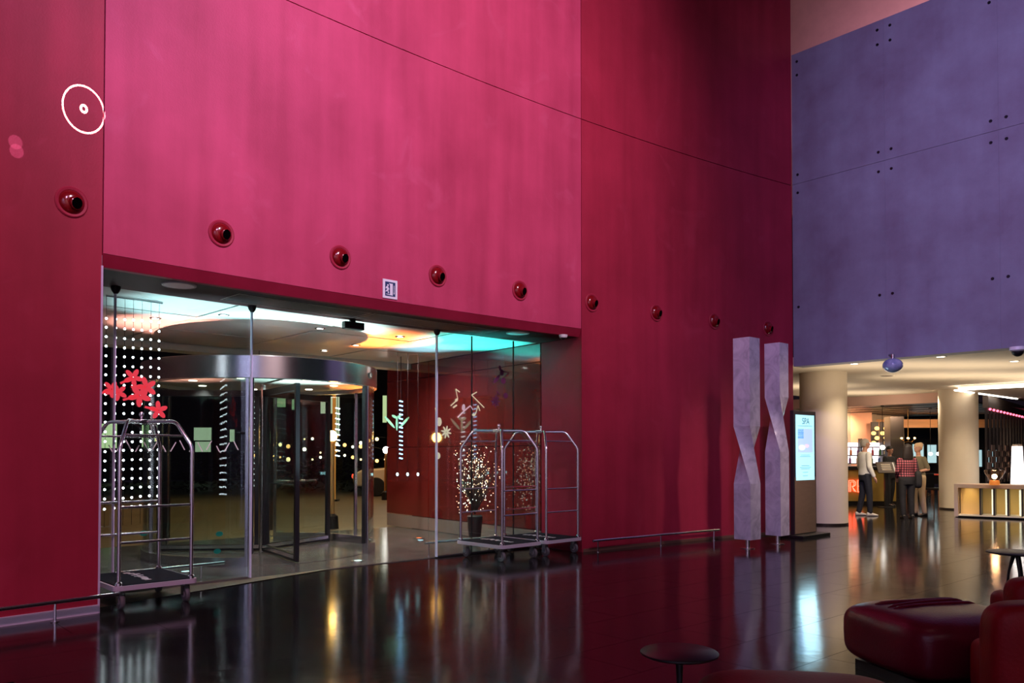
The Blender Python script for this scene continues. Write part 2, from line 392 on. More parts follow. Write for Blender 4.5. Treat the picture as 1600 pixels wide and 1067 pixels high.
# round cream columns on dark plinth rings
for (P, nm, lb) in ((Vector((6.62, 17.0, 0)), 'a', 'thick round cream column beside the information screen'), (Vector((11.97, 21.45, 0)), 'b', 'farther round cream column behind the glowing low desk')):
    c = thing('round_column', lb, 'column', P, 0, 'round columns of the bar')
    MB().lathe([(.475, .03), (.475, 3.2)], 48).build('shaft', CREAM, c)
    MB().lathe([(.0, .0), (.482, .0), (.482, .045), (.47, .045)], 48).build('base_ring', pm('brown_base', (.05, .035, .03), .3, .5), c)

# ---------------------------------------------------------------- porch outside the glass
curved_slab(S0-6, S1, GL, 5.4, -.05, .006, .5).build('floor_porch', PAVEM, None, False)['kind'] = 'structure'
GROUND = pm('asphalt', (.075, .062, .042), .5, var=.25, scale=.8)
mb = MB(); mb.add([tuple(wp(-30, 5.4, .004)), tuple(wp(14, 5.4, .004)), tuple(wp(14, 40, .004)), tuple(wp(-30, 40, .004))], [(0,1,2,3)])
tag(mb.build('floor_street', GROUND, None, False), kind='structure')
pc = struct('ceiling_porch', 'porch ceiling of large polished metal panels with dark joints')
PANELM = pm('polished_panel', (.66, .67, .65), .30, .15, var=.08, scale=1.2, bump=.03, bscale=3)
curved_slab(S0-5, S1+.6, GL+.06, 5.3, SOFF+.06, SOFF+.3, .6).build('ceiling_core', GAP, pc, False)
nS = 7; e0, e1 = S0-4.6, S1+.0
for i in range(nS):
    for j, (d0, d1) in enumerate(((.99, 2.2), (2.2, 3.5), (3.5, 4.9))):
        a = e0+(e1-e0)*i/nS; b_ = e0+(e1-e0)*(i+1)/nS
        curved_slab(a+.014, b_-.014, d0+.014, d1-.014, SOFF+.01+.004*((i+j) % 2), SOFF+.055, .9).build('ceiling_panel', PANELM, pc, False)
curved_slab(S0-5, S1+.0, 4.92, 5.3, SOFF-.10, SOFF+.2, .6).build('fascia', pm('pale_fascia', (.6, .62, .58), .4), pc, False)

# right side wall of the porch: glossy dark red panels with black joints
pw = struct('wall_porch', 'glossy dark red glass clad side wall of the porch with black joints')
curved_slab(S1+.02, S1+.16, GL, 4.9, 0, SOFF+.05).build('wall_core', GAP, pw, False)
def d_of(px, s):
    lo, hi = 0.0, 9.0
    for _ in range(50):
        mid = (lo+hi)/2; q = wp(s, mid)
        if 800+F_PX*q.x/q.y > px: lo = mid
        else: hi = mid
    return lo
LACQ = pm('red_lacquered_glass', (.14, .016, .014), .05, spec=.9, ior=1.75, var=.1)
LACG = pm('grey_lacquered_glass', (.22, .17, .15), .08, spec=.8, ior=1.6)
dd = [GL+.02]+[d_of(x, S1) for x in (803, 737, 670, 605)]
for i in range(4):
    for (z0, z1, m) in ((.008, .26, LACG), (.26, 1.62, LACQ), (1.62, 2.97, LACQ), (2.97, SOFF+.005, LACQ)):
        curved_slab(S1-.006, S1+.019, dd[i]+.009, dd[i+1]-.009, z0+.006, z1-.006).build('panel', m, pw, False)

# ================================================================== ENTRANCE GLASS
sA, sB, sC, sD = s_of(176, GL), s_of(390, GL), s_of(680, GL), S1-.012
def pane(nm, a, b_, label):
    w = struct(nm, label)
    curved_slab(a, b_, GL-.006, GL+.006, .03, SOFF-.01, .5).build('pane', GLASS, w, False)
    curved_slab(a, b_, GL-.02, GL+.02, .007, .03, .5).build('floor_channel', STEEL, w, False)
    return w
FIN = pm('glass_fin_edge', (.66, .72, .90), .3)  # bluish light put into the pale fin colour
def fin(w, s, r=.011):
    p = wp(s, GL-.03); mb = MB(); mb.box((p.x, p.y, (SOFF-.02)/2+.01), (.012, .045, SOFF-.03), yaw_at(s)); mb.build('glass_fin', FIN, w, False)
    q = wp(s, GL-.04); mb = MB(); mb.lathe([(.001, -.03), (.02, -.028), (.04, .0), (.05, .03), (.05, .05)], 14, Matrix.Translation((q.x, q.y, SOFF-.05))); mb.build('fin_bracket', BLACK, w)
w1 = pane('window_1', S0+.01, sB-.015, 'tall clear glass pane left of the revolving door')
fin(w1, sA); fin(w1, sB)
# vinyl safety marks across the left pane
MARK = pm('frosted_vinyl', (.80, .84, .80), .6, emit=(.7, .78, .72), estr=.0)
for k in range(15):
    s = s_of(172+14*k, GL); p = wp(s, GL-.010); y0 = 1.55+.02*((k*7) % 3)
    M_ = Matrix.Translation((p.x, p.y, y0)) @ Matrix.Rotation(yaw_at(s), 4, 'Z') @ Matrix.Rotation(radians((-28, 30)[k % 2]), 4, 'Y')
    MB().box((0, 0, 0), (.010, .002, .12 if k % 3 else .08), M=M_).build('safety_mark', MARK, w1, False)
for (px, py) in ((343, 834), (225, 833), (340, 861)):
    p = wp(s_of(px, GL), GL-.010, at_y(px, py, wall_xy(px, GL).y).z); s = s_of(px, GL)
    Mx = Matrix.Translation(p) @ Matrix.Rotation(yaw_at(s), 4, 'Z') @ Matrix.Rotation(pi/2, 4, 'X')
    MB().prism([(.045*cos(2*pi*k/14), .03*sin(2*pi*k/14)) for k in range(14)], 0, .002, Mx).build('green_dot', pm('green_vinyl', (.0, .20, .13), .5), w1, False)
w2 = pane('window_2', sC+.015, sD, 'tall clear glass pane right of the revolving door')
fin(w2, sC)
for px in (737, 802):
    s = s_of(px, GL); p = wp(s, GL); MB().box((p.x, p.y, SOFF/2), (.014, .02, SOFF-.04), yaw_at(s)).build('pane_joint', BLACK, w2, False)

# decals on the right pane and side wall: notes, leaves, dashes
LIME = pm('pale_lime_vinyl', (.66, .78, .48), .5, emit=(.66, .78, .48), estr=.22)  # faint glow put into the lime vinyl
MINT = pm('mint_vinyl', (.30, .75, .52), .5, emit=(.25, .75, .5), estr=.35)  # the mint vinyl also glows by itself
PLUM = pm('plum_vinyl', (.10, .02, .07), .5)
REDV = pm('red_vinyl', (.75, .06, .08), .5, emit=(.8, .05, .07), estr=.35)  # faint glow put into the flat red flower shapes
def decal(px, py, polys, m, label, ang=0, d=GL-.016, sc=1.0, cat='decal', nm='window_decal', grp='music decals on the entrance glass'):
    s = s_of(px, d); P = wp(s, d, at_y(px, py, wall_xy(px, d).y).z)
    o = thing(nm, label, cat, P, yaw_at(s), grp)
    mb = MB()
    for poly in polys:
        mb.prism([(x*sc, y*sc) for x, y in poly], 0, .003, Matrix.Rotation(radians(ang), 4, 'Y') @ Matrix.Rotation(pi/2, 4, 'X'))
    mb.build('print', m, o, False)
    return o
ell = lambda cx, cy, a, b_, r=0, n=14: [(cx+a*cos(2*pi*k/n)*cos(r)-b_*sin(2*pi*k/n)*sin(r), cy+a*cos(2*pi*k/n)*sin(r)+b_*sin(2*pi*k/n)*cos(r)) for k in range(n)]
bar_ = lambda x0, y0, x1, y1, w: (lambda nx, ny: [(x0+nx, y0+ny), (x1+nx, y1+ny), (x1-nx, y1-ny), (x0-nx, y0-ny)])(-(y1-y0)/math.hypot(x1-x0, y1-y0)*w, (x1-x0)/math.hypot(x1-x0, y1-y0)*w)
note = [ell(0, 0, .045, .065), bar_(-.03, .03, -.07, .20, .006)]
dash2 = [bar_(0, 0, .05, .12, .009), bar_(.05, .0, .09, .07, .012)]
flower = [ell(.05*cos(a), .05*sin(a), .045, .014, a) for a in [k*pi/4 for k in range(8)]]
clef = [bar_(0, 0, -.10, -.12, .010), bar_(0, 0, .10, .10, .010), bar_(.1, .1, .16, .05, .008), ell(-.02, .05, .03, .05)]
quaver = [ell(0, 0, .032, .022, .4), bar_(.028, .01, .028, .16, .006), bar_(.028, .16, .09, .10, .009)]
decal(686, 659, note, LIME, 'pale lime note decal beside the thin steel fin')
decal(697, 675, flower, LIME, 'pale starburst decal low beside the thin steel fin', 12)
decal(704, 634, dash2, LIME, 'two slanting lime bars highest on the right pane', 30)
decal(713, 625, quaver, LIME, 'lime quaver decal high on the right pane', -15)
decal(745, 628, [bar_(-.1, .1, .14, -.08, .008), bar_(-.1, .1, -.0, .15, .008)], LIME, 'long slanting lime arrow decal above the tall cart')
decal(740, 648, quaver, LIME, 'lime quaver decal with round head under the long arrow', 20)
decal(725, 642, clef, MARK, 'thin white branching line decal left of the long arrow', 10)
decal(684, 712, [ell(0, 0, .045, .05)], LIME, 'round lime dot decal on the right pane')
decal(781, 575, quaver+[ell(.05, .04, .04, .03)], PLUM, 'dark plum note decal on the turquoise reflection', 100, sc=1.2)
decal(776, 592, [ell(0, 0, .09, .03, .8), ell(.13, -.02, .05, .05)], PLUM, 'dark plum splash decal under the plum note')
decal(790, 618, [ell(0, 0, .045, .045)], PLUM, 'dark plum dot decal beside the black pane joint')
decal(774, 627, quaver+flower, PLUM, 'dark plum flower decal above the tall carts', 0)
decal(620, 662, [ell(0, 0, .02, .10, .0), ell(.12, .02, .02, .12, -.8), ell(-.12, .02, .02, .12, .8), ell(.03, .10, .05, .02, .4), ell(-.04, .1, .05, .02, -.4)], MINT, 'mint green fan shaped leaf decal beside the revolving door', 0, d=4.2, sc=1.3)

# ceiling things in the soffit
for (px, py, lb) in ((280, 445, 'flat oval soffit light above the left glass pane'), (809, 520, 'flat oval soffit light above the right glass pane')):
    P = at_z(px, py, SOFF); t = thing('soffit_light', lb, 'light', P, 0, 'soffit lights of the entrance')
    MB().lathe([(.0, -.012), (.15, -.012)], 28).build('diffuser', pm('opal_disc', (.72, .68, .72), .5), t)
    MB().lathe([(.15, -.014), (.17, -.012), (.175, 0), (.15, 0)], 28).build('rim', pm('rim_grey', (.4, .36, .38), .4), t)
P = at_z(880, 523, SOFF); t = thing('dome_camera', 'small white dome camera under the soffit by the right reveal', 'camera', P)
MB().lathe([(.0, -.05), (.055, -.045), (.065, -.02), (.065, 0)], 20).build('housing', WHITE, t)
MB().ball((0, 0, -.05), (.036, .036, .026), 14, 8).build('lens_dome', BLACK, t)
s_ = s_of(548, GL); P = wp(s_, GL-.05, SOFF-.09); t = thing('door_sensor', 'black door sensor box hung above the revolving door', 'sensor', P, yaw_at(s_))
MB().box((0, 0, 0), (.30, .09, .10)).build('housing', BLACK, t, False, .012)
MB().box((0, -.047, -.02), (.16, .006, .02)).build('sensor_window', pm('sensor_red', (.05, .01, .02), .1), t, False)
MB().box((0, .02, .07), (.08, .03, .05)).build('bracket', DARKST, t, False)

# ================================================================== REVOLVING DOOR
DC = Vector((-3.80, 12.22, 0)); DR = 1.66
dn = Vector((-.70, .714, 0)); dyaw = math.atan2(.70, .714)       # local +x along the wall, +y outwards
rd = thing('revolving_door', 'steel and glass revolving door with a round canopy drum', 'door', DC, dyaw)
def loc_ang(P): v = P-DC; return math.atan2(v.y, v.x)-dyaw
aR = math.asin(.93/DR)                                           # half opening angle
ZB, ZT = 2.50, 2.79
MB().lathe([(DR-.10, ZB), (DR+.05, ZB), (DR+.05, ZT), (DR-.02, ZT+.02), (.0, ZT+.03)], 72).build('canopy', pm('canopy_steel', (.62, .61, .64), .20, 1.0, var=.03, scale=6, stretch=(1, 1, .05)), rd)
cc = MB().lathe([(.0, ZB+.05), (DR-.10, ZB+.05), (DR-.10, ZB)], 56).build('canopy_ceiling', pm('canopy_lining', (.42, .37, .34), .45), rd)
dl = MB().lathe([(.0, ZB+.042), (.05, ZB+.042), (.06, ZB+.05)], 14).mesh('downlight'); dl.materials.append(em('lamp_warm', (1, .86, .66), 9))
for k in range(7):
    a = k*2*pi/7+.35; o = link('downlight', dl, None, cc); o.location = (1.05*cos(a), 1.05*sin(a), 0)
# emblem on the canopy front
ang = loc_ang(at_z(488, 580, 0)*1.0) if False else -pi/2+.62
em_ = MB().prism(ell(0, 0, .075, .05, n=24), 0, .008, Matrix.Rotation(ang, 4, 'Z') @ Matrix.Translation((DR+.05, 0, 2.66)) @ Matrix.Rotation(pi/2, 4, 'Z') @ Matrix.Rotation(pi/2, 4, 'X')).build('emblem', BLACK, rd, False)
MB().prism(bar_(-.012, .025, -.006, -.015, .006), .008, .012, Matrix.Rotation(ang, 4, 'Z') @ Matrix.Translation((DR+.05, 0, 2.66)) @ Matrix.Rotation(pi/2, 4, 'Z') @ Matrix.Rotation(pi/2, 4, 'X')).prism(bar_(-.006, -.018, .018, -.018, .006), .008, .012, Matrix.Rotation(ang, 4, 'Z') @ Matrix.Translation((DR+.05, 0, 2.66)) @ Matrix.Rotation(pi/2, 4, 'Z') @ Matrix.Rotation(pi/2, 4, 'X')).build('emblem_mark', WHITE, em_, False)
# curved side glass, two arcs, with posts at the four throat edges
for sgn in (1, -1):
    mid = 0 if sgn > 0 else pi; half = pi/2-aR
    MB().lathe([(DR-.006, .12), (DR-.006, ZB), (DR+.006, ZB), (DR+.006, .12)], 26, None, mid-half, mid+half).build('curved_glass', GLASSC, rd)
    MB().lathe([(DR-.03, .006), (DR+.03, .006), (DR+.03, .13), (DR-.03, .13), (DR-.03, .006)], 26, None, mid-half, mid+half).build('kick_rail', STEEL, rd)
    for e in (-1, 1):
        a = mid+e*half; x, y = DR*cos(a), DR*sin(a)
        MB().box((x, y, ZB/2), (.09, .045, ZB-.01), a).build('throat_post', STEEL, rd, False, .004)
        a2 = a+e*.034; MB().box((DR*cos(a2), DR*sin(a2), ZB/2+.08), (.05, .05, ZB-.18), a2).build('brush_seal', BLACK, rd, False)
    a = mid; MB().box((DR*cos(a), DR*sin(a), ZB/2), (.05, .03, ZB-.02), a).build('glass_post', CHROME, rd, False)
MB().tube([(0, 0, .006), (0, 0, ZB+.05)], .05, 16).build('centre_shaft', STEEL, rd)
MB().lathe([(0, .007), (DR-.06, .007), (DR-.06, .010), (0, .010)], 56).build('floor_disc', PAVEM, rd, False)
for k, wa in enumerate((-56, 64, 184)):
    a = radians(wa)-dyaw; Rz = Matrix.Rotation(a, 4, 'Z'); L = DR-.10
    wing = MB(); wing.M = Rz
    wing.box((L-.03, 0, 1.24), (.07, .055, 2.44)); wing.box((.09, 0, 1.24), (.06, .055, 2.44)); wing.box((L/2, 0, 2.41), (L, .055, .09)); wing.box((L/2, 0, .07), (L, .055, .09))
    wg = wing.build('wing', DARKST, rd, False)
    gm = MB(); gm.M = Rz; gm.box((L/2+.02, 0, 1.24), (L-.18, .012, 2.26)); gm.build('wing_glass', GLASSC, wg, False)
    sw = MB(); sw.M = Rz; sw.box((L-.012, 0, 1.24), (.03, .06, 2.40)); sw.build('stile_brush', BLACK, wg, False)
    br = MB(); br.M = Rz; br.box((L/2, -.031, .082), (L-.1, .006, .05)); br.box((L/2, .031, .082), (L-.1, .006, .05)); br.build('kick_strip', CHROME, wg, False)
    if k < 2:
        pb = MB(); pb.M = Rz; pb.tube([(.30, .06, 1.05), (L-.25, .06, 1.05)], .014, 10); pb.build('push_bar', CHROME, wg)
for k in range(3):
    a = k*2*pi/3+.5; lx = Matrix.Rotation(dyaw, 4, 'Z') @ Vector((.9*cos(a), .9*sin(a), ZB+.02))
    light('SPOT', 'door_downlight', DC+lx, 130, (1, .90, .72), DC+Vector((lx.x, lx.y, 0)), .05, 110, .8)

# ================================================================== WALL THINGS
nozzle_px = [107, 343, 530, 683, 812, 925, 1026, 1117, 1201]
nz_lab = ['red jet nozzle left of the wall joint beside the entrance', 'red jet nozzle above the left end of the entrance lintel', 'red jet nozzle above the revolving door, left of the exit sign',
          'red jet nozzle just right of the exit sign', 'red jet nozzle above the right end of the lintel', 'red jet nozzle just right of the wall joint past the lintel',
          'red jet nozzle in shade, third from the blue wall', 'red jet nozzle in shade, second from the blue wall', 'red jet nozzle behind the marble pillar tops, nearest the blue wall']
NZR = pm('nozzle_red_gloss', (.20, .004, .008), .18, spec=.6)
n0 = thing('jet_nozzle', nz_lab[0], 'air nozzle', (0,0,0), 0, 'jet nozzles along the red wall')
Rx = Matrix.Rotation(pi/2, 4, 'X')                               # lathe axis to local -y (into the room)
MB().lathe([(.105, 0), (.142, .0), (.142, .010), (.132, .018), (.112, .014), (.105, .0)], 36, Rx).build('flange', RED_SIDE, n0)
MB().lathe([(.112, .006), (.104, .022), (.085, .042), (.05, .054), (.0, .056)], 36, Rx).build('bowl', NZR, n0)
Mt = Matrix.Translation((.012, -.03, -.010)) @ Matrix.Rotation(radians(16), 4, 'Z') @ Matrix.Rotation(radians(12), 4, 'X') @ Rx
nb = MB().lathe([(.058, 0), (.058, .048), (.053, .052), (.053, .046)], 28, Mt).build('nozzle', NZR, n0)
MB().lathe([(.053, .046), (.0, .046)], 28, Mt).build('nozzle_bore', pm('bore_black', (.0015, .0015, .0015), .9, spec=0), nb)
for i, px in enumerate(nozzle_px):
    o = n0 if i == 0 else copy_tree(n0)
    s = s_of(px); o.location = wp(s, 0, 3.81); o.rotation_euler = (0, 0, yaw_at(s)); o['label'] = nz_lab[i]

# exit sign
s_ = s_of(608); P = wp(s_, -.001, at_y(608, 452, wall_xy(608).y).z)
t = thing('exit_sign', 'small blue and white running man exit sign above the lintel', 'sign', P, yaw_at(s_))
Sx = Matrix.Rotation(pi/2, 4, 'X')
SW = pm('sign_white', (.82, .84, .9), .5)
MB().box((0, -.006, 0), (.215, .012, .235)).build('plate', SW, t, False)
MB().prism([(-.075, -.088), (.075, -.088), (.075, .088), (-.075, .088)], .012, .014, Sx).build('blue_field', pm('sign_blue', (.012, .045, .14), .5), t, False)
pg = MB()
for poly in ([(-.005, -.07), (.035, -.07), (.035, .07), (-.02, .07), (-.005, .05)], ell(-.036, .045, .012, .012), [(-.058, .03), (-.035, .034), (-.022, .005), (-.012, -.002), (-.024, -.008), (-.03, -.02), (-.02, -.055), (-.034, -.055), (-.044, -.025), (-.066, -.04), (-.07, -.032), (-.05, -.008), (-.054, .008), (-.066, .0), (-.07, .008)],
             bar_(.055, .05, .055, -.04, .004), [(.045, -.04), (.065, -.04), (.055, -.065)], [(-.06, -.062), (.035, -.07), (.035, -.078), (-.06, -.07)]):
    pg.prism(poly, .014, .016, Sx)
pg.build('pictogram', SW, t, False)

# low bumper rails
def bumper(sa, sb, posts, label, d=-.14, z=.18, extra=None):
    t = thing('bumper_rail', label, 'rail', wp((sa+sb)/2, d, 0), 0, 'low bumper rails'); o_ = Vector(t.location)
    n = 14; MB().tube([wp(sa+(sb-sa)*k/n, d, z)-o_ for k in range(n+1)], .02, 10).build('rail_tube', CHROME, t)
    for s in posts:
        p = wp(s, d)-o_
        MB().tube([(p.x, p.y, .012), (p.x, p.y, z)], .012, 8).build('rail_post', CHROME, t)
        MB().lathe([(0, .0), (.035, .0), (.035, .012), (0, .014)], 14, Matrix.Translation(p)).build('rail_foot', STEEL, t)
bumper(-4.3, S0+.12, (-3.2, -1.9, -.42), 'low steel bumper rail along the left piece of red wall')
bumper(S1+.10, s_of(1113), (S1+.2, s_of(1022), s_of(1105)), 'low steel bumper rail along the red wall left of the marble pillars')
bumper(s_of(200, GL-.2), s_of(372, GL-.2), (s_of(216, GL-.2), s_of(336, GL-.2)), 'low steel bumper rail along the foot of the left glass pane', d=GL+.14, z=.20)
bumper(s_of(686, GL-.2), s_of(800, GL-.2), (s_of(692, GL-.2), s_of(786, GL-.2)), 'low steel bumper rail along the foot of the right glass pane behind the carts', d=GL+.14, z=.20)

# ================================================================== LUGGAGE CARTS
CARPET = pm('navy_carpet', (.012, .013, .020), .95, var=.3, scale=60, spec=.1)
TUBE = pm('cart_chrome', (.88, .85, .92), .18, 1.0)
BUMP = pm('cart_bumper', (.46, .42, .50), .45)
def make_cart(label):
    t = thing('luggage_cart', label, 'luggage cart', (0,0,0), 0, 'birdcage luggage carts')
    W, L = .80, .98
    rr_ = lambda w, l, r: [(sx*(w/2-r)+r*cos(a0+q*pi/8), sy*(l/2-r)+r*sin(a0+q*pi/8)) for (sx, sy, a0) in ((1,1,0),(-1,1,pi/2),(-1,-1,pi),(1,-1,3*pi/2)) for q in range(5)]
    dk = MB().prism(rr_(W, L, .06), .19, .235).build('deck', BUMP, t, False)
    MB().prism(rr_(W-.05, L-.05, .05), .235, .243).build('carpet', CARPET, dk, False)
    lt = MB(); y = -.30
    while y < .30:
        w = .03+.03*random.random(); lt.box((.06*random.random()-.03, y+w/2, .2445), (.06, w, .003)); y += w+.018
    lt.build('carpet_lettering', pm('worn_white_print', (.50, .48, .50), .9), dk, False)
    px_, py_ = W/2-.055, L/2-.05
    for (sx, sy) in ((1,1),(1,-1),(-1,1),(-1,-1)):
        X, Y = sx*px_, sy*py_
        path = [(X, Y, .24), (X, Y, .6), (X, Y, 1.0), (X, Y, 1.5), (X*.99, Y*.99, 1.56), (X*.95, Y*.95, 1.605), (X*.72, Y*.72, 1.785), (X*.67, Y*.67, 1.81), (X*.60, Y*.60, 1.822), (X*.3, Y*.3, 1.822), (0, 0, 1.822)]
        MB().tube(path, .0185, 12).build('upright', TUBE, t)
        MB().lathe([(.0, .236), (.034, .236), (.034, .262), (.022, .275)], 14, Matrix.Translation((X, Y, 0))).build('upright_collar', TUBE, t)
        # caster: fork, wheel, hub
        cs = MB(); cx, cy = sx*(W/2-.09), sy*(L/2-.12)
        cs.box((cx, cy, .182), (.09, .09, .012)); cs.tube([(cx, cy, .18), (cx, cy, .15)], .022, 10)
        for q in (-1, 1): cs.box((cx+q*.03, cy-.012, .115), (.006, .06, .10))
        cs.box((cx, cy-.005, .158), (.066, .075, .008))
        f = cs.build('caster', STEEL, t, False)
        Mw = Matrix.Translation((cx, cy-.02, .075)) @ Matrix.Rotation(pi/2, 4, 'Y')
        MB().lathe([(.03, -.021), (.066, -.021), (.074, -.012), (.075, 0), (.074, .012), (.066, .021), (.03, .021)], 24, Mw).build('wheel', RUBBER, f)
        MB().lathe([(0, -.024), (.03, -.022), (.03, .022), (0, .024)], 16, Mw).build('wheel_hub', pm('hub_grey', (.32, .31, .34), .4), f)
    for sy in (1, -1):
        for z in (.64, .98): MB().tube([(-px_, sy*py_, z), (px_, sy*py_, z)], .012, 10).build('side_rail', TUBE, t)
        MB().tube([(-px_*.86, sy*py_*.86, 1.675), (px_*.86, sy*py_*.86, 1.675)], .011, 10).build('garment_bar', TUBE, t)
    h = MB().box((0, 0, 1.822), (.13, .13, .045)).build('hub_clamp', TUBE, t, True, .008)
    MB().lathe([(.012, 1.84), (.012, 1.87), (.024, 1.885), (.026, 1.90), (.018, 1.918), (.0, 1.924)], 14).build('finial', TUBE, h)
    return t
cart = make_cart('chrome luggage cart with navy deck before the left glass pane')
cy_ = math.atan2(.69, .72)
cart.location = (-3.80, 8.20, 0); cart.rotation_euler = (0, 0, cy_)
for (P, lb) in (((-.19, 11.55, 0), 'chrome luggage cart before the right glass pane, nearer the revolving door'), ((.44, 12.15, 0), 'chrome luggage cart before the right reveal, nearer the marble pillars')):
    o = copy_tree(cart); o.location = P; o.rotation_euler = (0, 0, cy_); o['label'] = lb

# ================================================================== MARBLE PILLARS
def marble(name):
    m = bpy.data.materials.new(name); m.use_nodes = True; nt = m.node_tree; b = nt.nodes['Principled BSDF']
    tc = nt.nodes.new('ShaderNodeTexCoord'); n = nt.nodes.new('ShaderNodeTexNoise'); n.inputs['Scale'].default_value = 3.2; n.inputs['Detail'].default_value = 9; n.inputs['Distortion'].default_value = 1.6; n.inputs['Roughness'].default_value = .62
    nt.links.new(tc.outputs['Object'], n.inputs['Vector'])
    rp = nt.nodes.new('ShaderNodeValToRGB'); e = rp.color_ramp.elements; e[0].position = .36; e[0].color = (.44, .41, .45, 1); e[1].position = .60; e[1].color = (.66, .62, .66, 1)
    q = rp.color_ramp.elements.new(.47); q.color = (.56, .52, .57, 1)
    nt.links.new(n.outputs[0], rp.inputs[0]); nt.links.new(rp.outputs[0], b.inputs['Base Color']); b.inputs['Roughness'].default_value = .22
    return m
MARB = marble('grey_marble')
def pillar(P, w, z0, z1, t0, t1, label):
    t = thing('twisted_pillar', label, 'sculpture', P, YAWB, 'twisted marble pillars')
    h = w/2; cr = [(-h,-h),(h,-h),(h,h),(-h,h)]
    mb = MB()
    mb.add([(x, y, z0) for x, y in cr]+[(x, y, t0) for x, y in cr], [(3,2,1,0)]+[(i, (i+1) % 4, 4+(i+1) % 4, 4+i) for i in range(4)])
    mb.add([(x, y, t1) for x, y in cr]+[(x, y, z1) for x, y in cr], [(4,5,6,7)]+[(i, (i+1) % 4, 4+(i+1) % 4, 4+i) for i in range(4)])
    N = 10
    for i in range(4):                               # ruled twisted faces: the top edge i meets the bottom edge i+1
        A, B = Vector(cr[i]), Vector(cr[(i+1) % 4]); C, D = Vector(cr[(i+1) % 4]), Vector(cr[(i+2) % 4])
        vs_, fs_ = [], []
        for r in range(N+1):
            for c in range(N+1):
                a = A.lerp(B, c/N); q = C.lerp(D, c/N); p = a.lerp(q, r/N); vs_.append((p.x, p.y, t1+(t0-t1)*r/N))
        for r in range(N):
            for c in range(N): fs_.append((r*(N+1)+c, r*(N+1)+c+1, (r+1)*(N+1)+c+1, (r+1)*(N+1)+c))
        mb.add(vs_, fs_)
    me = mb.mesh('shaft'); bm = bmesh.new(); bm.from_mesh(me); bmesh.ops.remove_doubles(bm, verts=bm.verts, dist=1e-4); bmesh.ops.recalc_face_normals(bm, faces=bm.faces); bm.to_mesh(me); bm.free()
    me.shade_smooth(); me.set_sharp_from_angle(angle=radians(30)); link('shaft', me, MARB, t)
    MB().tube([(0, 0, .012), (0, 0, z0)], .035, 16).build('steel_foot', CHROME, t)
    MB().lathe([(0, 0), (.11, 0), (.11, .012), (0, .014)], 24).build('foot_plate', STEEL, t)
pillar(at_z(1168, 857), .293, .15, 3.31, 1.02, 1.92, 'grey marble pillar with a twisted waist, left of the pair')
pillar(at_z(1215, 850), .275, .15, 3.31, 1.52, 2.42, 'grey marble pillar with a higher twist, beside the screen')

# ================================================================== INFORMATION SCREEN
YM = math.atan2(m_dir.y, m_dir.x)
kp = at_z(1256, 838); t = thing('information_screen', 'tall brown digital totem with a glowing light blue spa screen', 'screen', kp, YM)
BRONZE = pm('bronze_panel', (.36, .24, .14), .38, .25, var=.08, stretch=(1, 1, 8), scale=4)
MB().box((0, 0, 1.16), (.80, .07, 2.2)).build('housing', pm('dark_bronze_frame', (.06, .045, .05), .35, .5), t, False, .006)
MB().box((0, -.0365, .57), (.74, .004, 1.0)).build('lower_front', BRONZE, t, False)
MB().box((0, .0, .03), (1.0, .50, .05)).build('base_plate', BLACK, t, False, .005)
sc_ = MB().box((0, -.037, 1.60), (.66, .006, 1.17)).build('display', em('screen_cyan', (.42, .86, .95), 1.15), t, False)
INK = em('screen_ink', (.03, .16, .22), .35)
def on_screen(nm, poly, m): MB().prism(poly, .0405, .0415, Matrix.Translation((0, 0, 1.60)) @ Sx).build(nm, m, sc_, False)
rect = lambda x0, y0, x1, y1: [(x0, y0), (x1, y0), (x1, y1), (x0, y1)]
me = text_mesh('SPA', .16, .0005); o = link('screen_title', me, INK, sc_); o.location = (.02, -.042, 2.07); o.rotation_euler = (pi/2, 0, 0); o.scale = (1, 1, 1)
on_screen('title_rule', rect(-.26, .385, .26, .393), em('screen_ink_soft', (.10, .36, .45), .6))
on_screen('picture', rect(-.27, -.09, .27, .34), em('picture_pale', (.48, .66, .90), .95))
on_screen('picture_sky', rect(-.268, .16, -.06, .338), em('picture_blue', (.10, .28, .80), .8))
on_screen('picture_figure', ell(.06, .03, .08, .035), em('picture_pink', (.80, .45, .55), .8))
on_screen('picture_towel', ell(-.12, .0, .12, .05), em('picture_white', (.75, .80, .95), 1.0))
for (y, w) in ((-.14, .16), (-.165, .19), (-.33, .14), (-.36, .20), (-.385, .16), (-.45, .09), (-.51, .09)):
    on_screen('text_line', rect(-w, y, w, y+.008), em('screen_ink_soft', (.10, .36, .45), .6))
light('AREA', 'screen_glow', kp+b_dir*.12+Vector((0, 0, 1.6)), 9, (.5, .85, 1), kp+b_dir*2+Vector((0, 0, 1.4)), (.6, 1.1))

# ================================================================== FOREGROUND SEATING
def puff(w, d, h, e1=.32, e2=.36, n=48, m=26, folds=0.0, seed=1):
    rnd = random.Random(seed); mb = MB(); f = lambda c, e: math.copysign(abs(c)**e, c); rs_ = []
    ph = [rnd.uniform(0, 6) for _ in range(6)]
    for i in range(1, m):
        v = -pi/2+pi*i/m; R_ = []
        for j in range(n):
            u = 2*pi*j/n; x = f(cos(v), e1)*f(cos(u), e2); y = f(cos(v), e1)*f(sin(u), e2); z = f(sin(v), e1)
            k = 1.0
            if folds:
                k += folds*(.5*sin(9*x+5*y*y+ph[0])*max(0, z)+.35*sin(14*y-6*x+ph[1])*max(0, z)+.25*sin(17*x+ph[2])*sin(8*z+ph[3])*(1-abs(z)))
            R_.append((x*w/2*k, y*d/2*k, h/2+z*h/2*(k if z > 0 else 1)))
        rs_.append(R_)
    return mb.rings(rs_)
def crease(mb, pts, r=.010): mb.tube(pts, [r*.2]+[r]*(len(pts)-2)+[r*.2], 8)
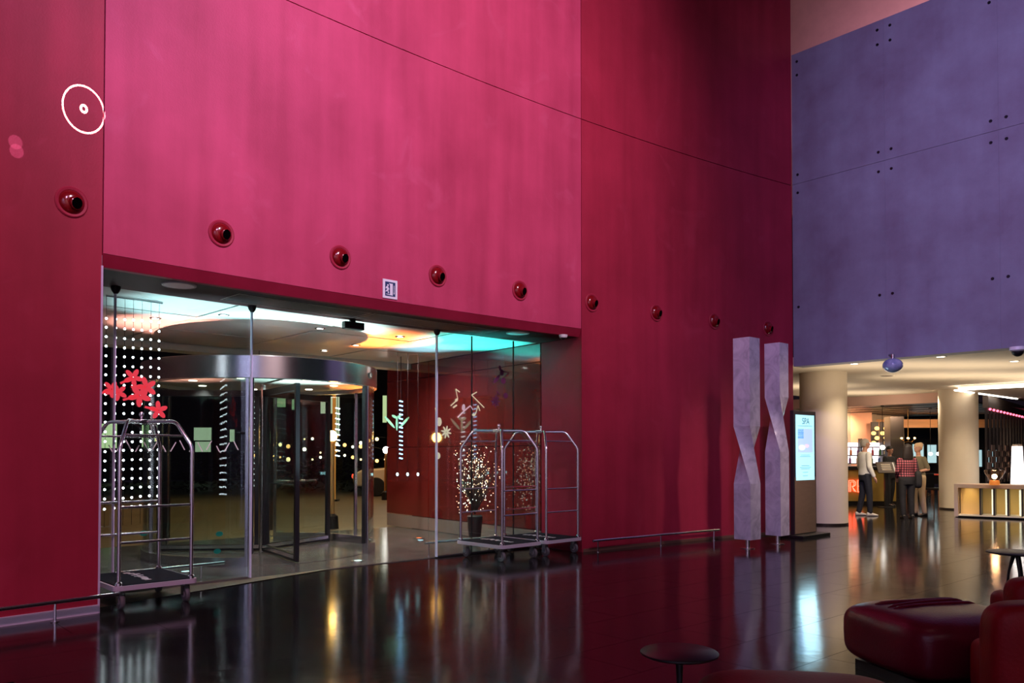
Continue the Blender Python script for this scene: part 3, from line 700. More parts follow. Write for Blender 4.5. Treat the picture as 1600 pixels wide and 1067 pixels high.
t = thing('ottoman', 'shiny burgundy leather ottoman with wrinkled top in the foreground', 'ottoman', (2.85, 5.38, 0), radians(14))
puff(1.0, .90, .42, .48, .42, folds=.018, seed=3).build('cushion', LEATHER, t).location = (0, 0, .06)
MB().box((0, 0, .035), (.78, .66, .07)).build('plinth', BLACK, t, False)
cm = MB()
for (y0, a, c) in ((.10, .05, .02), (.20, .03, -.03), (.02, .02, .05)):
    pts = [(x, y0+a*sin(4*x+c*30)+c*x, .06+.21+.21*max(.05, 1-(abs(x/.5)**(2/.42)+abs((y0+a*sin(4*x+c*30)+c*x)/.45)**(2/.42))**(.42/.48))**.24+.003) for x in [-.34+.68*k/14 for k in range(15)]]
    crease(cm, pts, .012)
cm.build('wrinkle', LEATHER, t)
t = thing('pouf', 'flat red leather pouf at the bottom edge beside the black table', 'ottoman', (1.36, 3.70, 0), radians(-8))
puff(1.0, .96, .38, .5, .45, folds=.004, seed=5).build('cushion', LEATHER2, t).location = (0, 0, .04)
MB().box((0, 0, .03), (.74, .70, .06)).build('plinth', BLACK, t, False)
def armchair(P, rz, h, label, seed):
    t = thing('lounge_chair', label, 'chair', P, rz, 'red lounge chairs')
    b_ = puff(.86, .26, h-.06, .30, .5, seed=seed).build('backrest', LEATHER2, t); b_.location = (0, -.02, .06)
    s_ = puff(.62, .70, .38, .3, .36, seed=seed+1).build('seat', LEATHER2, t); s_.location = (-.11, -.46, .05)
    MB().box((-.1, -.36, .03), (.55, .6, .06)).build('plinth', BLACK, t, False)
armchair((2.80, 3.98, 0), radians(174), .755, 'dark red leather lounge chair at the right edge, nearest the camera', 11)
armchair((3.92, 5.62, 0), radians(176), .625, 'dark red leather lounge chair behind the nearest one', 21)
def side_table(P, r, h, label, legs):
    t = thing('side_table', label, 'table', P, 0, 'black side tables')
    MB().lathe([(0, h-.022), (r*.9, h-.022), (r, h-.012), (r, h-.004), (r*.97, h), (0, h)], 36).build('table_top', BLACK, t)
    for k in range(legs):
        a = 2*pi*k/legs+2.4; q = .25*r if legs > 1 else 0
        MB().tube([(q*.3*cos(a), q*.3*sin(a), h-.02), (q*cos(a), q*sin(a), h*.6), (q*1.5*cos(a), q*1.5*sin(a), .012)], [.022, .012, .013], 10).build('leg', BLACK, t)
    MB().lathe([(0, 0), (r*.7, 0), (r*.68, .010), (0, .014)], 30).build('base_disc', BLACK, t)
side_table((.845, 4.06, 0), .195, .50, 'small black round side table beside the red pouf', 1)
side_table((at_z(1588, 862, .5).x, at_z(1588, 862, .5).y, 0), .27, .50, 'thin black round side table beyond the lounge chairs', 3)

# ================================================================== BAR
GOLD = pm('gold_front', (.46, .30, .07), .35, .35, var=.08)
BRASS = pm('brass', (.75, .50, .16), .25, 1.0)
# downlights of the bar ceiling
def ceil_spot(px, py, r, label):
    P = at_z(px, py, 3.2); t = thing('ceiling_downlight', label, 'light', P, 0, 'recessed downlights of the bar ceiling')
    MB().lathe([(0, -.006), (r, -.006)], 18).build('lens', em('downlight_glow', (1, .84, .60), 14), t)
    MB().lathe([(r, -.010), (r*1.3, -.008), (r*1.35, 0), (r, 0)], 18).build('trim_ring', WHITE, t)
ceil_spot(1335, 568, .07, 'recessed downlight above the nearer column edge')
ceil_spot(1470, 557, .07, 'recessed downlight right of the glass bulb at the blue wall')
ceil_spot(1585, 564, .07, 'recessed downlight left of the dark dome camera')
P = at_z(1386, 587, 3.2); t = thing('ceiling_vent', 'small dark round vent in the cream ceiling', 'vent', P)
MB().lathe([(0, -.004), (.10, -.004), (.12, -.008), (.13, 0)], 24).build('grille', pm('vent_brown', (.10, .06, .04), .5), t)
MB().lathe([(.12, -.006), (.14, -.010), (.15, 0)], 24).build('trim_ring', CREAM, t)
P = at_z(1590, 544, 3.12); t = thing('dome_camera', 'dark dome camera hanging under the blue wall edge at far right', 'camera', (P.x, P.y, 3.14))
MB().lathe([(0, 0), (.11, 0), (.115, -.05), (.09, -.07)], 24).build('housing', WHITE, t)
MB().ball((0, 0, -.07), (.085, .085, .08), 20, 10).build('lens_dome', BLACK, t)
# blue glass bulb hanging at the blue wall's lower edge
P = at_y(1395, 571, bar(1.83, -.16).y); P = Vector((P.x, P.y, P.z)); t = thing('hanging_glass_bulb', 'flattened blue glass bulb hanging at the lower edge of the blue wall', 'lamp', P)
MB().ball((0, 0, 0), (.165, .165, .125), 32, 16).build('bulb', pm('blue_swirl_glass', (.07, .12, .30), .08, spec=.8, color2=(.45, .48, .62), scale=4, coat=.6), t)
MB().tube([(0, 0, .12), (0, 0, .19)], .03, 12).build('neck', STEEL, t)
MB().tube([(0, 0, .19), (0, .13, .20)], .014, 8).build('bracket', STEEL, t)

# dropped ceiling panel with LED lines
q0 = at_z(1488, 609, 3.10); q1 = at_z(1600, 602.5, 3.10); u0, v0 = bar_uv(q0)
t = thing('light_cove', 'dropped ceiling panel edged with bright white LED lines', 'ceiling light', bar(u0, v0, 3.10), YAWB)
MB().box((3.05, 2.45, .045), (5.9, 4.7, .09)).build('panel', pm('cove_plaster', (.80, .66, .55), .7), t, False)
LEDW = em('led_white', (1, .93, .82), 7)
MB().box((3.05, .05, -.012), (6.0, .06, .025)).build('led_line', LEDW, t, False)
MB().box((.05, 2.45, -.012), (.06, 4.8, .025)).build('led_line', LEDW, t, False)

# low reception desk with lit niches
dp = at_z(1491, 808); dq = at_z(1600, 812.5); dyw = math.atan2(dq.y-dp.y, dq.x-dp.x)
t = thing('reception_desk', 'low taupe desk with a row of glowing gold niches', 'desk', dp, dyw)
TAUPE = pm('taupe_laminate', (.42, .32, .27), .45)
DL, DD, DH = 2.9, .75, .78
MB().box((DL/2, DD/2, DH-.045), (DL, DD, .09)).build('desk_top', TAUPE, t, False, .004)
MB().box((.04, DD/2, DH/2-.03), (.08, DD, DH-.10)).build('end_panel', TAUPE, t, False)
MB().box((DL/2, DD/2+.1, .02), (DL-.1, DD-.25, .03)).build('plinth', BLACK, t, False)
MB().box((DL/2, DD/2, .055), (DL-.1, DD-.04, .03)).build('bottom_shelf', pm('cream_shelf', (.78, .70, .52), .5), t, False)
MB().box((DL/2, DD-.05, .38), (DL-.1, .03, .62)).build('back_panel', pm('gold_back', (.72, .48, .16), .45), t, False)
MB().box((.30, .30, .38), (.40, .02, .62)).build('niche_front', pm('gold_back2', (.80, .52, .18), .5), t, False)
x = .53; k = 0
while x < DL-.1:
    MB().box((x, .22, .38), (.035, .40, .62)).build('divider', pm('divider_dark', (.03, .02, .018), .4), t, False)
    MB().box((x-.06, .45, .36), (.035, .10, .58)).build('niche_tube', em('niche_white', (.95, .95, .70), 1.0), t, False) if k else None
    l = light('SPOT', 'niche_light', Vector(dp)+Matrix.Rotation(dyw, 3, 'Z') @ Vector((x+.13, .2, DH-.10)), 4, (1, .82, .45), Vector(dp)+Matrix.Rotation(dyw, 3, 'Z') @ Vector((x+.13, .3, 0)), .03, 120, 1)
    x += .272; k += 1
light('SPOT', 'niche_light', Vector(dp)+Matrix.Rotation(dyw, 3, 'Z') @ Vector((.30, .06, DH-.10)), 5, (1, .80, .42), Vector(dp)+Matrix.Rotation(dyw, 3, 'Z') @ Vector((.30, .5, .1)), .03, 130, 1)
# glass lamp on the desk
lp = at_z(1554, 757.5, DH); t = thing('glass_lamp', 'flared amber glass table lamp on the low desk', 'lamp', lp)
MB().lathe([(0, 0), (.10, 0), (.105, .05), (.095, .10), (0, .10)], 24).build('lamp_base', pm('orange_base', (.75, .24, .05), .4, emit=(1, .3, .05), estr=.35), t)
MB().lathe([(.09, .10), (.13, .16), (.19, .26), (.205, .31), (.195, .335), (.17, .34)], 32).build('lamp_shade', glass_mat('amber_glass', (1, .80, .66), 1.6), t)
MB().ball((0, 0, .19), .055, 16, 10).build('bulb', em('bulb_hot', (1, .80, .50), 22), t)
light('POINT', 'lamp_glow', lp+Vector((0, 0, .19)), 25, (1, .62, .32), None, .06)
# tall white lantern behind the desk
P = at_z(1590, 753, .80); t = thing('paper_lantern', 'tall tapered glowing white lantern standing behind the desk', 'lamp', (P.x*(P.y+.9)/P.y, P.y+.9, 0))
LZ = at_y(1590, 694, P.y+.9).z
MB().lathe([(0, .02), (.20, .02), (.17, .8), (.13, LZ-.05), (.0, LZ-.05)], 6).build('shade', em('lantern_white', (1, .95, .92), 2.6), t, False)
MB().lathe([(0, LZ-.05), (.13, LZ-.05), (.12, LZ), (0, LZ)], 6).build('cap', TAUPE, t, False)
MB().lathe([(0, 0), (.21, 0), (.21, .02), (0, .02)], 6).build('foot', BLACK, t, False)
# hanging slat screen
sd = Vector((.64, .77, 0)); s0 = at_y(1541, 637, 22.2); sy_ = math.atan2(sd.y, sd.x)
t = thing('slat_screen', 'hanging dark slat screen with staggered blocks under a dark beam', 'screen', (s0.x, s0.y, 0), sy_)
BM = pm('beam_brown', (.08, .055, .05), .5)
bz = s0.z
MB().box((3.7, 0, bz+.17), (7.6, .14, .34)).build('beam', BM, t, False)
BLK = pm('block_taupe', (.36, .24, .21), .6)
rnd = random.Random(4); REDL = em('red_pin', (1, .12, .20), 4)
for k in range(13):
    x = .0+k*.60
    sl = MB().box((x, 0, (bz+.62)/2), (.20, .05, bz-.62)).build('slat', pm('slat_dark', (.035, .024, .024), .5), t, False)
    for j in range(3):
        z = .82+.33*j+.16*(k % 2)
        MB().box((x+.16, -.03, z), (.50, .03, .19)).build('block', BLK, sl, False)
    MB().ball((x+.28, -.05, bz-.03), .035, 8, 6).build('pin_light', REDL, sl)
# bar counter with neon letters
cp = at_z(1322, 788); t = thing('bar_counter', 'bar counter with a gold front and dark top', 'counter', (cp.x-1.2, cp.y, 0), -.06)
CL = (1397-1322)/F_PX*cp.y+1.2
MB().box((CL/2, .35, .56), (CL, .66, .92)).build('front', GOLD, t, False)
MB().box((CL/2, .35, 1.06), (CL+.06, .76, .10)).build('counter_top', BLACK, t, False, .01)
MB().box((CL/2, .38, .05), (CL, .60, .10)).build('plinth', BLACK, t, False)
NEON = em('neon_red', (1, .10, .06), 6)
nl = thing('neon_letters', 'red neon letters RE on the gold bar front', 'sign', (cp.x-1.2, cp.y, 0), -.06)
xr = 1.2+.05; zb = at_y(1330, 768, cp.y).z; hh = .33
for (off, rr_) in ((0, 1.0), (.045, .72)):
    r_ = MB()
    r_.tube([(xr+off, -.03, zb), (xr+off, -.03, zb+hh-off), (xr+.13, -.03, zb+hh-off), (xr+.19-off, -.03, zb+hh-.05), (xr+.19-off, -.03, zb+.20), (xr+.13, -.03, zb+.15+off*.4), (xr+.09, -.03, zb+.15+off*.4), (xr+.2-off, -.03, zb+off*.2)], .010, 8).build('letter_r', NEON, nl)
    e_ = MB(); xe = xr+.25
    for z in (zb+off, zb+hh/2+off*.2, zb+hh-off): e_.tube([(xe+off, -.03, z), (xe+.17-off*.4, -.03, z)], .010, 8)
    e_.tube([(xe+off, -.03, zb+off), (xe+off, -.03, zb+hh-off)], .010, 8).build('letter_e', NEON, nl)
# back shelf with lit bottles
bs = at_y(1345, 722, 27.5); t = thing('bottle_shelf', 'backlit bottle shelf behind the bar counter', 'shelf', (bs.x, 27.5, 0), 0)
SHW = 1.5
MB().box((0, .20, 1.5), (SHW, .04, .72)).build('light_back', em('shelf_glow', (1, .88, .95), 1.6), t, False)
for z in (1.14, 1.42, 1.70): MB().box((0, .05, z), (SHW, .28, .03)).build('shelf_board', BLACK, t, False)
for x in (-SHW/2, 0, SHW/2): MB().box((x, .05, 1.0), (.03, .28, 2.0)).build('shelf_side', BLACK, t, False)
MB().box((0, .05, .5), (SHW, .34, 1.0)).build('cabinet', BLACK, t, False)
bcol = [((.35, .10, .02), 'amber'), ((.05, .12, .35), 'blue'), ((.02, .12, .03), 'green'), ((.30, .02, .03), 'red'), ((.5, .48, .45), 'clear'), ((.10, .04, .16), 'violet')]
for k in range(12):
    r_, z = divmod(k, 6); zz = (1.155, 1.435)[r_]; c_, cn = bcol[(k*5+r_) % 6]
    o = thing('bottle', '%s liquor bottle on the %s bar shelf, %s from the left' % (cn, ('lower', 'middle')[r_], ('first', 'second', 'third', 'fourth', 'fifth', 'sixth')[z]), 'bottle', (bs.x-.62+z*.25+.03*r_, 27.5+.0, zz), 0, 'bottles on the bar shelf')
    MB().lathe([(0, 0), (.038, 0), (.038, .14), (.014, .19), (.014, .235)], 12).build('body', pm('bottle_'+cn, c_, .1, spec=.8), o)
    MB().lathe([(.016, .225), (.016, .25), (0, .25)], 10).build('cap', BRASS, o)
# black pillar, glowing stand-ins for golden sculptures, far windows
P = at_y(1397, 708, 26.5); t = thing('square_pillar', 'black square pillar behind the host', 'column', (P.x, 26.5, 0), 0)
MB().box((0, 0, 1.35), (.44, .44, 2.7)).build('shaft', pm('black_stone', (.010, .009, .009), .3), t, False)
MB().box((0, 0, .05), (.48, .48, .10)).build('base', BLACK, t, False)
for (px, lb) in ((1367, 'gold lit glass screen left of the black pillar'), (1381, 'narrow gold lit glass screen beside the black pillar')):
    P = at_y(px, 712, 28.2); t = thing('gold_screen', lb, 'screen', (P.x, 28.2, 0), 0, 'gold screens behind the bar')
    MB().box((0, 0, 1.3), (.26, .05, 2.6)).build('frame', BLACK, t, False)
    for j in range(7): MB().ball((.06*(-1)**j, -.05, 1.35+.17*j), (.09, .03, .07), 10, 6).build('glass_disc', em('amber_disc', (1, .66, .22), 1.6), t)
WINB = em('evening_window', (.45, .75, .85), .75)
for i, (x0, x1, y0, y1) in enumerate(((1424, 1444, 693, 724), (1447, 1464, 694, 724), (1523, 1535, 702, 730), (1538, 1560, 702, 730))):
    a, b2 = at_y(x0, y0, 33), at_y(x1, y1, 33); w = struct('window_%d' % (i+3), 'pale blue lit window at the far end of the bar', ((a.x+b2.x)/2, 33, (a.z+b2.z)/2))
    MB().box((0, 0, 0), (b2.x-a.x, .02, a.z-b2.z)).build('pane', WINB, w, False)
    for sx in (-1, 1): MB().box((sx*(b2.x-a.x)/2, -.02, 0), (.05, .06, a.z-b2.z+.1)).build('window_frame', BLACK, w, False)
    for sz in (-1, 1): MB().box((0, -.02, sz*(a.z-b2.z)/2), (b2.x-a.x, .06, .05)).build('window_frame', BLACK, w, False)
# pendant chandelier + bright bulbs
def pendant(px, py, y, r, m, label, glow=0):
    P = at_y(px, py, y); t = thing('pendant_lamp', label, 'lamp', P, 0, 'pendant lamps of the bar')
    MB().ball((0, 0, 0), r, 14, 9).build('globe', m, t)
    MB().tube([(0, 0, r*.9), (0, 0, 2.93-P.z)], .008, 6).build('cord', BLACK, t)
    MB().lathe([(0, 2.91-P.z), (.05, 2.91-P.z), (.05, 2.935-P.z), (0, 2.935-P.z)], 12).build('ceiling_rose', BLACK, t)
    if glow: light('POINT', 'pendant_glow', P-Vector((0, 0, r*2.2)), glow, (1, .75, .5), None, .08)
GLB = em('globe_white', (1, .95, .86), 10)
pendant(1379, 699, 24.2, .07, GLB, 'bright white pendant globe beside the person in the pale shirt')
pendant(1454, 709, 25.5, .055, GLB, 'bright white pendant globe right of the fair haired person')
pendant(1466, 709, 25.5, .055, GLB, 'bright white pendant globe beside the farther column')
P = at_y(1419, 686, 26); t = thing('chandelier', 'small brass chandelier with golden arms under the dark ceiling', 'chandelier', P)
MB().tube([(0, 0, -.1), (0, 0, 2.93-P.z)], .012, 8).build('stem', BRASS, t)
for k in range(6):
    a = k*pi/3; MB().tube([(0, 0, -.08), (.12*cos(a), .12*sin(a), -.10), (.22*cos(a), .22*sin(a), .0)], .010, 6).build('arm', BRASS, t)
    MB().ball((.22*cos(a), .22*sin(a), .03), .03, 8, 6).build('bulb', em('candle_glow', (1, .72, .30), 5), t)
# host stand with menus
hp = at_z(1385, 793); t = thing('host_stand', 'dark host stand with a tilted menu board', 'stand', hp, 0)
MB().box((0, 0, .012), (.36, .30, .024)).build('base', BLACK, t, False)
MB().box((0, 0, .52), (.10, .06, 1.0)).build('post', DARKST, t, False)
Mh = Matrix.Translation((0, -.02, 1.10)) @ Matrix.Rotation(radians(-30), 4, 'X')
MB().box((0, 0, 0), (.52, .03, .34), M=Mh).build('board', pm('menu_brown', (.05, .025, .015), .5), t, False)
mn = MB()
for k in range(4): mn.box(tuple(Mh @ Vector((-.01, -.018, .09-.055*k))), (.26, .004, .022), M=Matrix.Rotation(radians(-30), 4, 'X'))
mn.build('menu_text', pm('menu_print', (.65, .55, .42), .6), t, False)
MB().box(tuple(Mh @ Vector((.2, -.02, 0))), (.03, .012, .30), M=Matrix.Rotation(radians(-30), 4, 'X')).build('menu_leaf', WHITE, t, False)
# dining table, stool behind the people
tp = at_z(1449, 764); tp = Vector((14.9, 29.0, 0)); t = thing('dining_table', 'red topped dining table at the back beside the seated diner', 'table', tp)
MB().box((0, 0, .73), (1.1, .8, .04)).build('table_top', pm('red_top', (.40, .05, .03), .35), t, False, .006)
for sx in (-1, 1):
    for sy in (-1, 1): MB().box((sx*.48, sy*.33, .355), (.05, .05, .71)).build('leg', pm('copper', (.55, .24, .12), .3, .8), t, False)
stp = at_z(1463, 789); t = thing('dining_chair', 'black seated dining chair with copper legs beside the farther column', 'chair', stp, radians(30))
CU = pm('copper', (.55, .24, .12), .3, .8)
MB().box((0, 0, .47), (.46, .46, .07)).build('seat', BLACK, t, False, .02)
MB().box((0, .22, .70), (.46, .05, .42)).build('backrest', BLACK, t, False, .02)
for sx in (-1, 1):
    for sy in (-1, 1): MB().tube([(sx*.18, sy*.18, .44), (sx*.21, sy*.21, 0)], [.018, .013], 8).build('leg', CU, t)

# warm light of the bar
for (u, v, e, w) in ((1.6, 2.2, 30, 4.5), (1.6, 5.4, 34, 4.5), (-2.6, 5.0, 20, 2.5), (-2.5, 8.3, 20, 2.5), (3.0, 8.0, 24, 3)):  # added upward fills hung in the room; the ceiling bounces them
    P = bar(u, v, 2.45); light('AREA', 'bar_cove_uplight', tuple(P), e, (1, .84, .64), tuple(P+Vector((0, 0, 1))), (w, 1.2))
for (u, v) in ((.6, 1.6), (2.5, 1.5), (1.2, 4.0), (-1.8, 6.5), (3.0, 4.6), (.6, 7.6), (1.0, 8.9), (-.9, 9.0)):  # includes one added to brighten the farther column
    P = bar(u, v, 3.18); light('SPOT', 'bar_downlight', tuple(P), 150, (1, .84, .62), tuple(P-Vector((0, 0, 1))), .05, 120, .8)
light('SPOT', 'bar_front_spot', tuple(bar(.6, 2.6, 3.16)), 420, (1, .82, .62), (9.3, 19.0, .9), .06, 46, 1)  # added fill to lift the people in the bar
for (x, y) in ((10.6, 24.6), (12.6, 26.0), (11.6, 28.0), (14.0, 25.5), (15.6, 27.0), (13.2, 23.4)):  # added fills to brighten the back of the bar
    light('SPOT', 'bar_back_spot', (x, y, 2.88), 260, (1, .62, .36), (x+.3, y+2.2, 1.0), .05, 110, .8)

# ================================================================== PEOPLE
SKIN = pm('skin', (.62, .33, .22), .5, var=.05)
def person(P, rz, H, label, shirt, pants, hair, shoe, arms, hairkind='short', female=False, sleeve=1.0, seated=False, extra=None, skirt=False, stride=.10, lean=0.0):
    """faces local -y; joints for a 1.75 m figure scaled to H"""
    k = H/1.75; t = thing('person', label, 'person', P, rz)
    V = lambda x, y, z: Vector((x*k, y*k, z*k))
    sw = .165 if female else .19; hw = .095
    def elring(z, a, b_, y=0, n=20): return [((a*cos(2*pi*i/n))*k, (y+b_*sin(2*pi*i/n))*k, z*k) for i in range(n)]
    dz = -.42 if seated else 0
    if seated: legs = [[(s*hw, -.02, .93+dz), (s*(hw+.03), -.44, .50), (s*(hw+.03), -.42, .06)] for s in (-1, 1)]
    else: legs = [[(s*hw, 0, .93), (s*(hw+.005), -.02+s*stride*.2, .50), (s*(hw+.01), .02+s*stride*.5, .085)] for s in (-1, 1)]
    A = [[Vector(q)+Vector((0, 0, dz)) for q in a] for a in arms]
    # torso sections (z, half width, half depth)
    ts = [(.88, .155, .105), (.98, .165, .11), (1.08, .145, .10), (1.20, .155, .11), (1.32, .175, .115), (1.40, .165, .10), (1.455, .09, .07)]
    if female: ts = [(.88, .165, .11), (.98, .165, .11), (1.08, .13, .095), (1.20, .14, .115), (1.30, .15, .12), (1.38, .145, .095), (1.435, .075, .06)]
    def torso(mb, g_, lo=.0, hi=9):
        mb.rings([elring(z+dz, a+g_, b_+g_, -lean*(z-.9)) for z, a, b_ in ts if lo <= z <= hi])
    hy = -lean*.65
    body = MB()
    torso(body, 0)
    capsule(body, V(0, hy*.9+.01, 1.40+dz), V(0, hy-.01, 1.54+dz), .055*k, .052*k)
    body.ball(V(0, hy-.02, 1.635+dz), (.074*k, .092*k, .112*k), 18, 12)
    body.ball(V(0, hy-.045, 1.575+dz), (.056*k, .062*k, .056*k), 14, 9)          # jaw
    body.ball(V(0, hy-.118, 1.622+dz), (.014*k, .02*k, .024*k), 8, 6)           # nose
    for s in (-1, 1): body.ball(V(s*.076, hy-.005, 1.63+dz), (.012*k, .022*k, .03*k), 8, 6)   # ears
    body.ball(V(0, hy-.102, 1.578+dz), (.024*k, .012*k, .010*k), 8, 6)
    for a in A:
        a = [q*k for q in a]
        capsule(body, a[0], a[1], .048*k, .040*k); capsule(body, a[1], a[2], .040*k, .028*k)
        d = (a[2]-a[1]).normalized(); side = d.cross(Vector((0, 1, 0))); side = side.normalized() if side.length > .1 else Vector((1, 0, 0)); nrm = d.cross(side)
        pal = a[2]+d*.055*k
        capsule(body, a[2]+d*.01*k, pal+d*.02*k, .027*k, .033*k)
        for i, ln in enumerate((.066, .076, .070, .055)):
            o_ = side*(i-1.5)*.019*k; b0 = pal+d*.025*k+o_; b1 = b0+d*ln*.5*k; b2 = b1+(d*.7-nrm*.5).normalized()*ln*.5*k
            capsule(body, b0, b1, .0095*k, .009*k, 8); capsule(body, b1, b2, .009*k, .0075*k, 8)
        th = pal-d*.03*k-side*.028*k; capsule(body, th, th-side*.028*k+d*.04*k-nrm*.012*k, .011*k, .009*k, 8)
    for l in legs:
        l = [V(*q) for q in l]; capsule(body, l[0], l[1], .078*k, .054*k); capsule(body, l[1], l[2], .056*k, .034*k)
        capsule(body, l[2]+V(0, .03, -.03), l[2]+V(0, -.12, -.05), .032*k, .026*k)
    link('body', remesh(body, 'body', .0095*k, 3), SKIN, t)
    # eyes and brows
    ey = MB()
    for s in (-1, 1): ey.ball(V(s*.030, hy-.103, 1.645+dz), (.012*k, .006*k, .007*k), 8, 6)
    ey.build('eyes', pm('eye_dark', (.02, .015, .012), .3), t)
    # clothes
    sh = MB(); torso(sh, .018, .86 if not female else .90)
    for a in A:
        a = [q*k for q in a]; end = a[1] if sleeve < .6 else a[2]
        if sleeve < .6: capsule(sh, a[0], a[0].lerp(a[1], .85), .062*k, .056*k)
        else: capsule(sh, a[0], a[1], .064*k, .056*k); capsule(sh, a[1], a[1].lerp(a[2], .90), .056*k, .044*k)
    link('shirt', remesh(sh, 'shirt', .013*k, 4), shirt, t)
    pt = MB(); pt.rings([elring(z+dz, a, b_) for z, a, b_ in ((.80, .165, .115), (.90, .180, .128), (1.00, .172, .122))])
    for l in legs:
        l = [V(*q) for q in l]; capsule(pt, l[0], l[1], .098*k, .074*k); capsule(pt, l[1], l[1].lerp(l[2], .97), .074*k, .058*k)
    link('trousers', remesh(pt, 'trousers', .013*k, 4), pants, t)
    for l in legs:
        q = V(*l[2]); sb = MB()
        prof = []
        for (y, w, h0, h1) in ((.075, .028, .0, .07), (.055, .040, 0, .095), (.0, .042, 0, .10), (-.06, .046, 0, .075), (-.12, .048, 0, .055), (-.165, .036, 0, .042), (-.185, .015, .006, .03)):
            prof.append([((q.x/k+w*cos(2*pi*i/12))*k, q.y+y*k, max(.0, (h0+h1)/2+(h1-h0)/2*sin(2*pi*i/12)*1.0)*k+(q.z-.085*k)) for i in range(12)])
        so = sb.rings(prof).build('shoe', shoe, t)
    # hair: a cap of the head, longer at the back when asked
    hm = MB()
    hm.rings([[((.083*f_*cos(2*pi*i/20))*k, (hy-.008+.012*(1-f_)+(.100*f_)*sin(2*pi*i/20))*k, (z+dz)*k) for i in range(20)] for z, f_ in ((1.655, 1.0), (1.69, .98), (1.72, .87), (1.745, .62), (1.758, .25))])
    hm.rings([[((.082*f_*cos(2*pi*i/20))*k, (hy+.025+.072*f_*sin(2*pi*i/20))*k, (z+dz)*k) for i in range(20)] for z, f_ in ((1.575, .80), (1.62, 1.0), (1.68, 1.0), (1.72, .8))])
    if hairkind == 'long':
        hm.rings([[((a*cos(2*pi*i/20))*k, (hy+.055+b_*sin(2*pi*i/20))*k, (z+dz)*k) for i in range(20)] for z, a, b_ in ((1.36, .10, .05), (1.42, .125, .07), (1.52, .125, .085), (1.62, .115, .09), (1.70, .098, .09), (1.75, .06, .06), (1.77, .02, .02))])
    if hairkind == 'bun':
        hm.ball(V(0, hy+.06, 1.70+dz), (.07*k, .07*k, .07*k), 12, 8)
    if hair: link('hair', remesh(hm, 'hair', .010*k, 3), hair, t)
    return t
def plaid():
    m = bpy.data.materials.new('red_plaid'); m.use_nodes = True; nt = m.node_tree; b = nt.nodes['Principled BSDF']; b.inputs['Roughness'].default_value = .8
    tc = nt.nodes.new('ShaderNodeTexCoord'); cols = []
    outs = []
    for ax, sc in (('X', 26), ('Z', 22)):
        w = nt.nodes.new('ShaderNodeTexWave'); w.bands_direction = ax; w.inputs['Scale'].default_value = sc/6.28*1.6; w.inputs['Distortion'].default_value = .3
        nt.links.new(tc.outputs['Object'], w.inputs['Vector']); outs.append(w)
    mx = nt.nodes.new('ShaderNodeMath'); mx.operation = 'ADD'; nt.links.new(outs[0].outputs[1], mx.inputs[0]); nt.links.new(outs[1].outputs[1], mx.inputs[1])
    rp = nt.nodes.new('ShaderNodeValToRGB'); e = rp.color_ramp.elements; e[0].position = .25; e[0].color = (.015, .006, .012, 1); e[1].position = .95; e[1].color = (.55, .16, .18, 1)
    q = e.new(.6); q.color = (.22, .03, .05, 1)
    md = nt.nodes.new('ShaderNodeMath'); md.operation = 'MULTIPLY'; md.inputs[1].default_value = .5; nt.links.new(mx.outputs[0], md.inputs[0])
    nt.links.new(md.outputs[0], rp.inputs[0]); nt.links.new(rp.outputs[0], b.inputs['Base Color'])
    return m
JEANS = pm('dark_jeans', (.012, .014, .022), .8, var=.3, scale=20); BLKC = pm('black_cloth', (.010, .009, .010), .8, var=.2, scale=20)
SHW_ = pm('white_trainers', (.72, .66, .56), .5); SHB = pm('black_shoes', (.015, .013, .012), .4)
hang = lambda s, f=0.0: [(s*.19, 0, 1.40), (s*.235, .02-f*.1, 1.12), (s*.225, -.06-f*.35, .88+f*.12)]
p1 = at_z(1352, 806); person(p1, radians(92), 1.84, 'person in a pale grey shirt, dark trousers and white trainers facing right', pm('pale_grey_shirt', (.80, .78, .74), .8, var=.06, scale=8), JEANS, pm('grey_hair', (.52, .47, .40), .7), SHW_, [hang(-1, .12), hang(1, .06)], stride=.16)
p2 = at_z(1418, 810); person(p2, radians(172), 1.70, 'person with long dark hair, plaid shirt and black trousers seen from behind', plaid(), BLKC, pm('dark_brown_hair', (.018, .010, .008), .6), SHB, [[(-.165, 0, 1.37), (-.22, .02, 1.12), (-.17, -.16, .98)], [(.165, 0, 1.37), (.225, .02, 1.12), (.18, -.14, .96)]], 'long', True, stride=.06)
p3 = at_z(1436, 806); person(p3, radians(-72), 1.74, 'person with short fair hair in an olive top and beige trousers facing left', pm('olive_top', (.17, .14, .08), .8, var=.1), pm('beige_trousers', (.48, .35, .21), .8, var=.08), pm('fair_hair', (.70, .48, .28), .6), SHB, [[(-.165, 0, 1.37), (-.23, .06, 1.12), (-.14, -.16, 1.08)], [(.165, 0, 1.37), (.23, .06, 1.12), (.12, -.17, 1.06)]], 'bun', True, sleeve=.5, stride=.08)
p4 = at_z(1391, 791); p4 = Vector((p4.x+.05, p4.y+.12, 0)); person(p4, radians(24), 1.70, 'person in black clothes standing behind the host stand', BLKC, BLKC, pm('black_hair', (.010, .008, .008), .6), SHB, [[(-.19, 0, 1.40), (-.24, -.02, 1.14), (-.17, -.22, 1.06)], [(.19, 0, 1.40), (.24, -.02, 1.14), (.17, -.22, 1.06)]])
p5 = Vector((14.95, 29.75, 0)); person(p5, radians(20), 1.72, 'person with dark hair in a pale top seated at the back table', pm('pale_orange_top', (.70, .45, .28), .8), JEANS, pm('black_hair', (.010, .008, .008), .6), SHB, [[(-.18, 0, 1.40), (-.24, -.05, 1.16), (-.16, -.25, 1.19)], [(.18, 0, 1.40), (.24, -.05, 1.16), (.16, -.25, 1.19)]], seated=True)
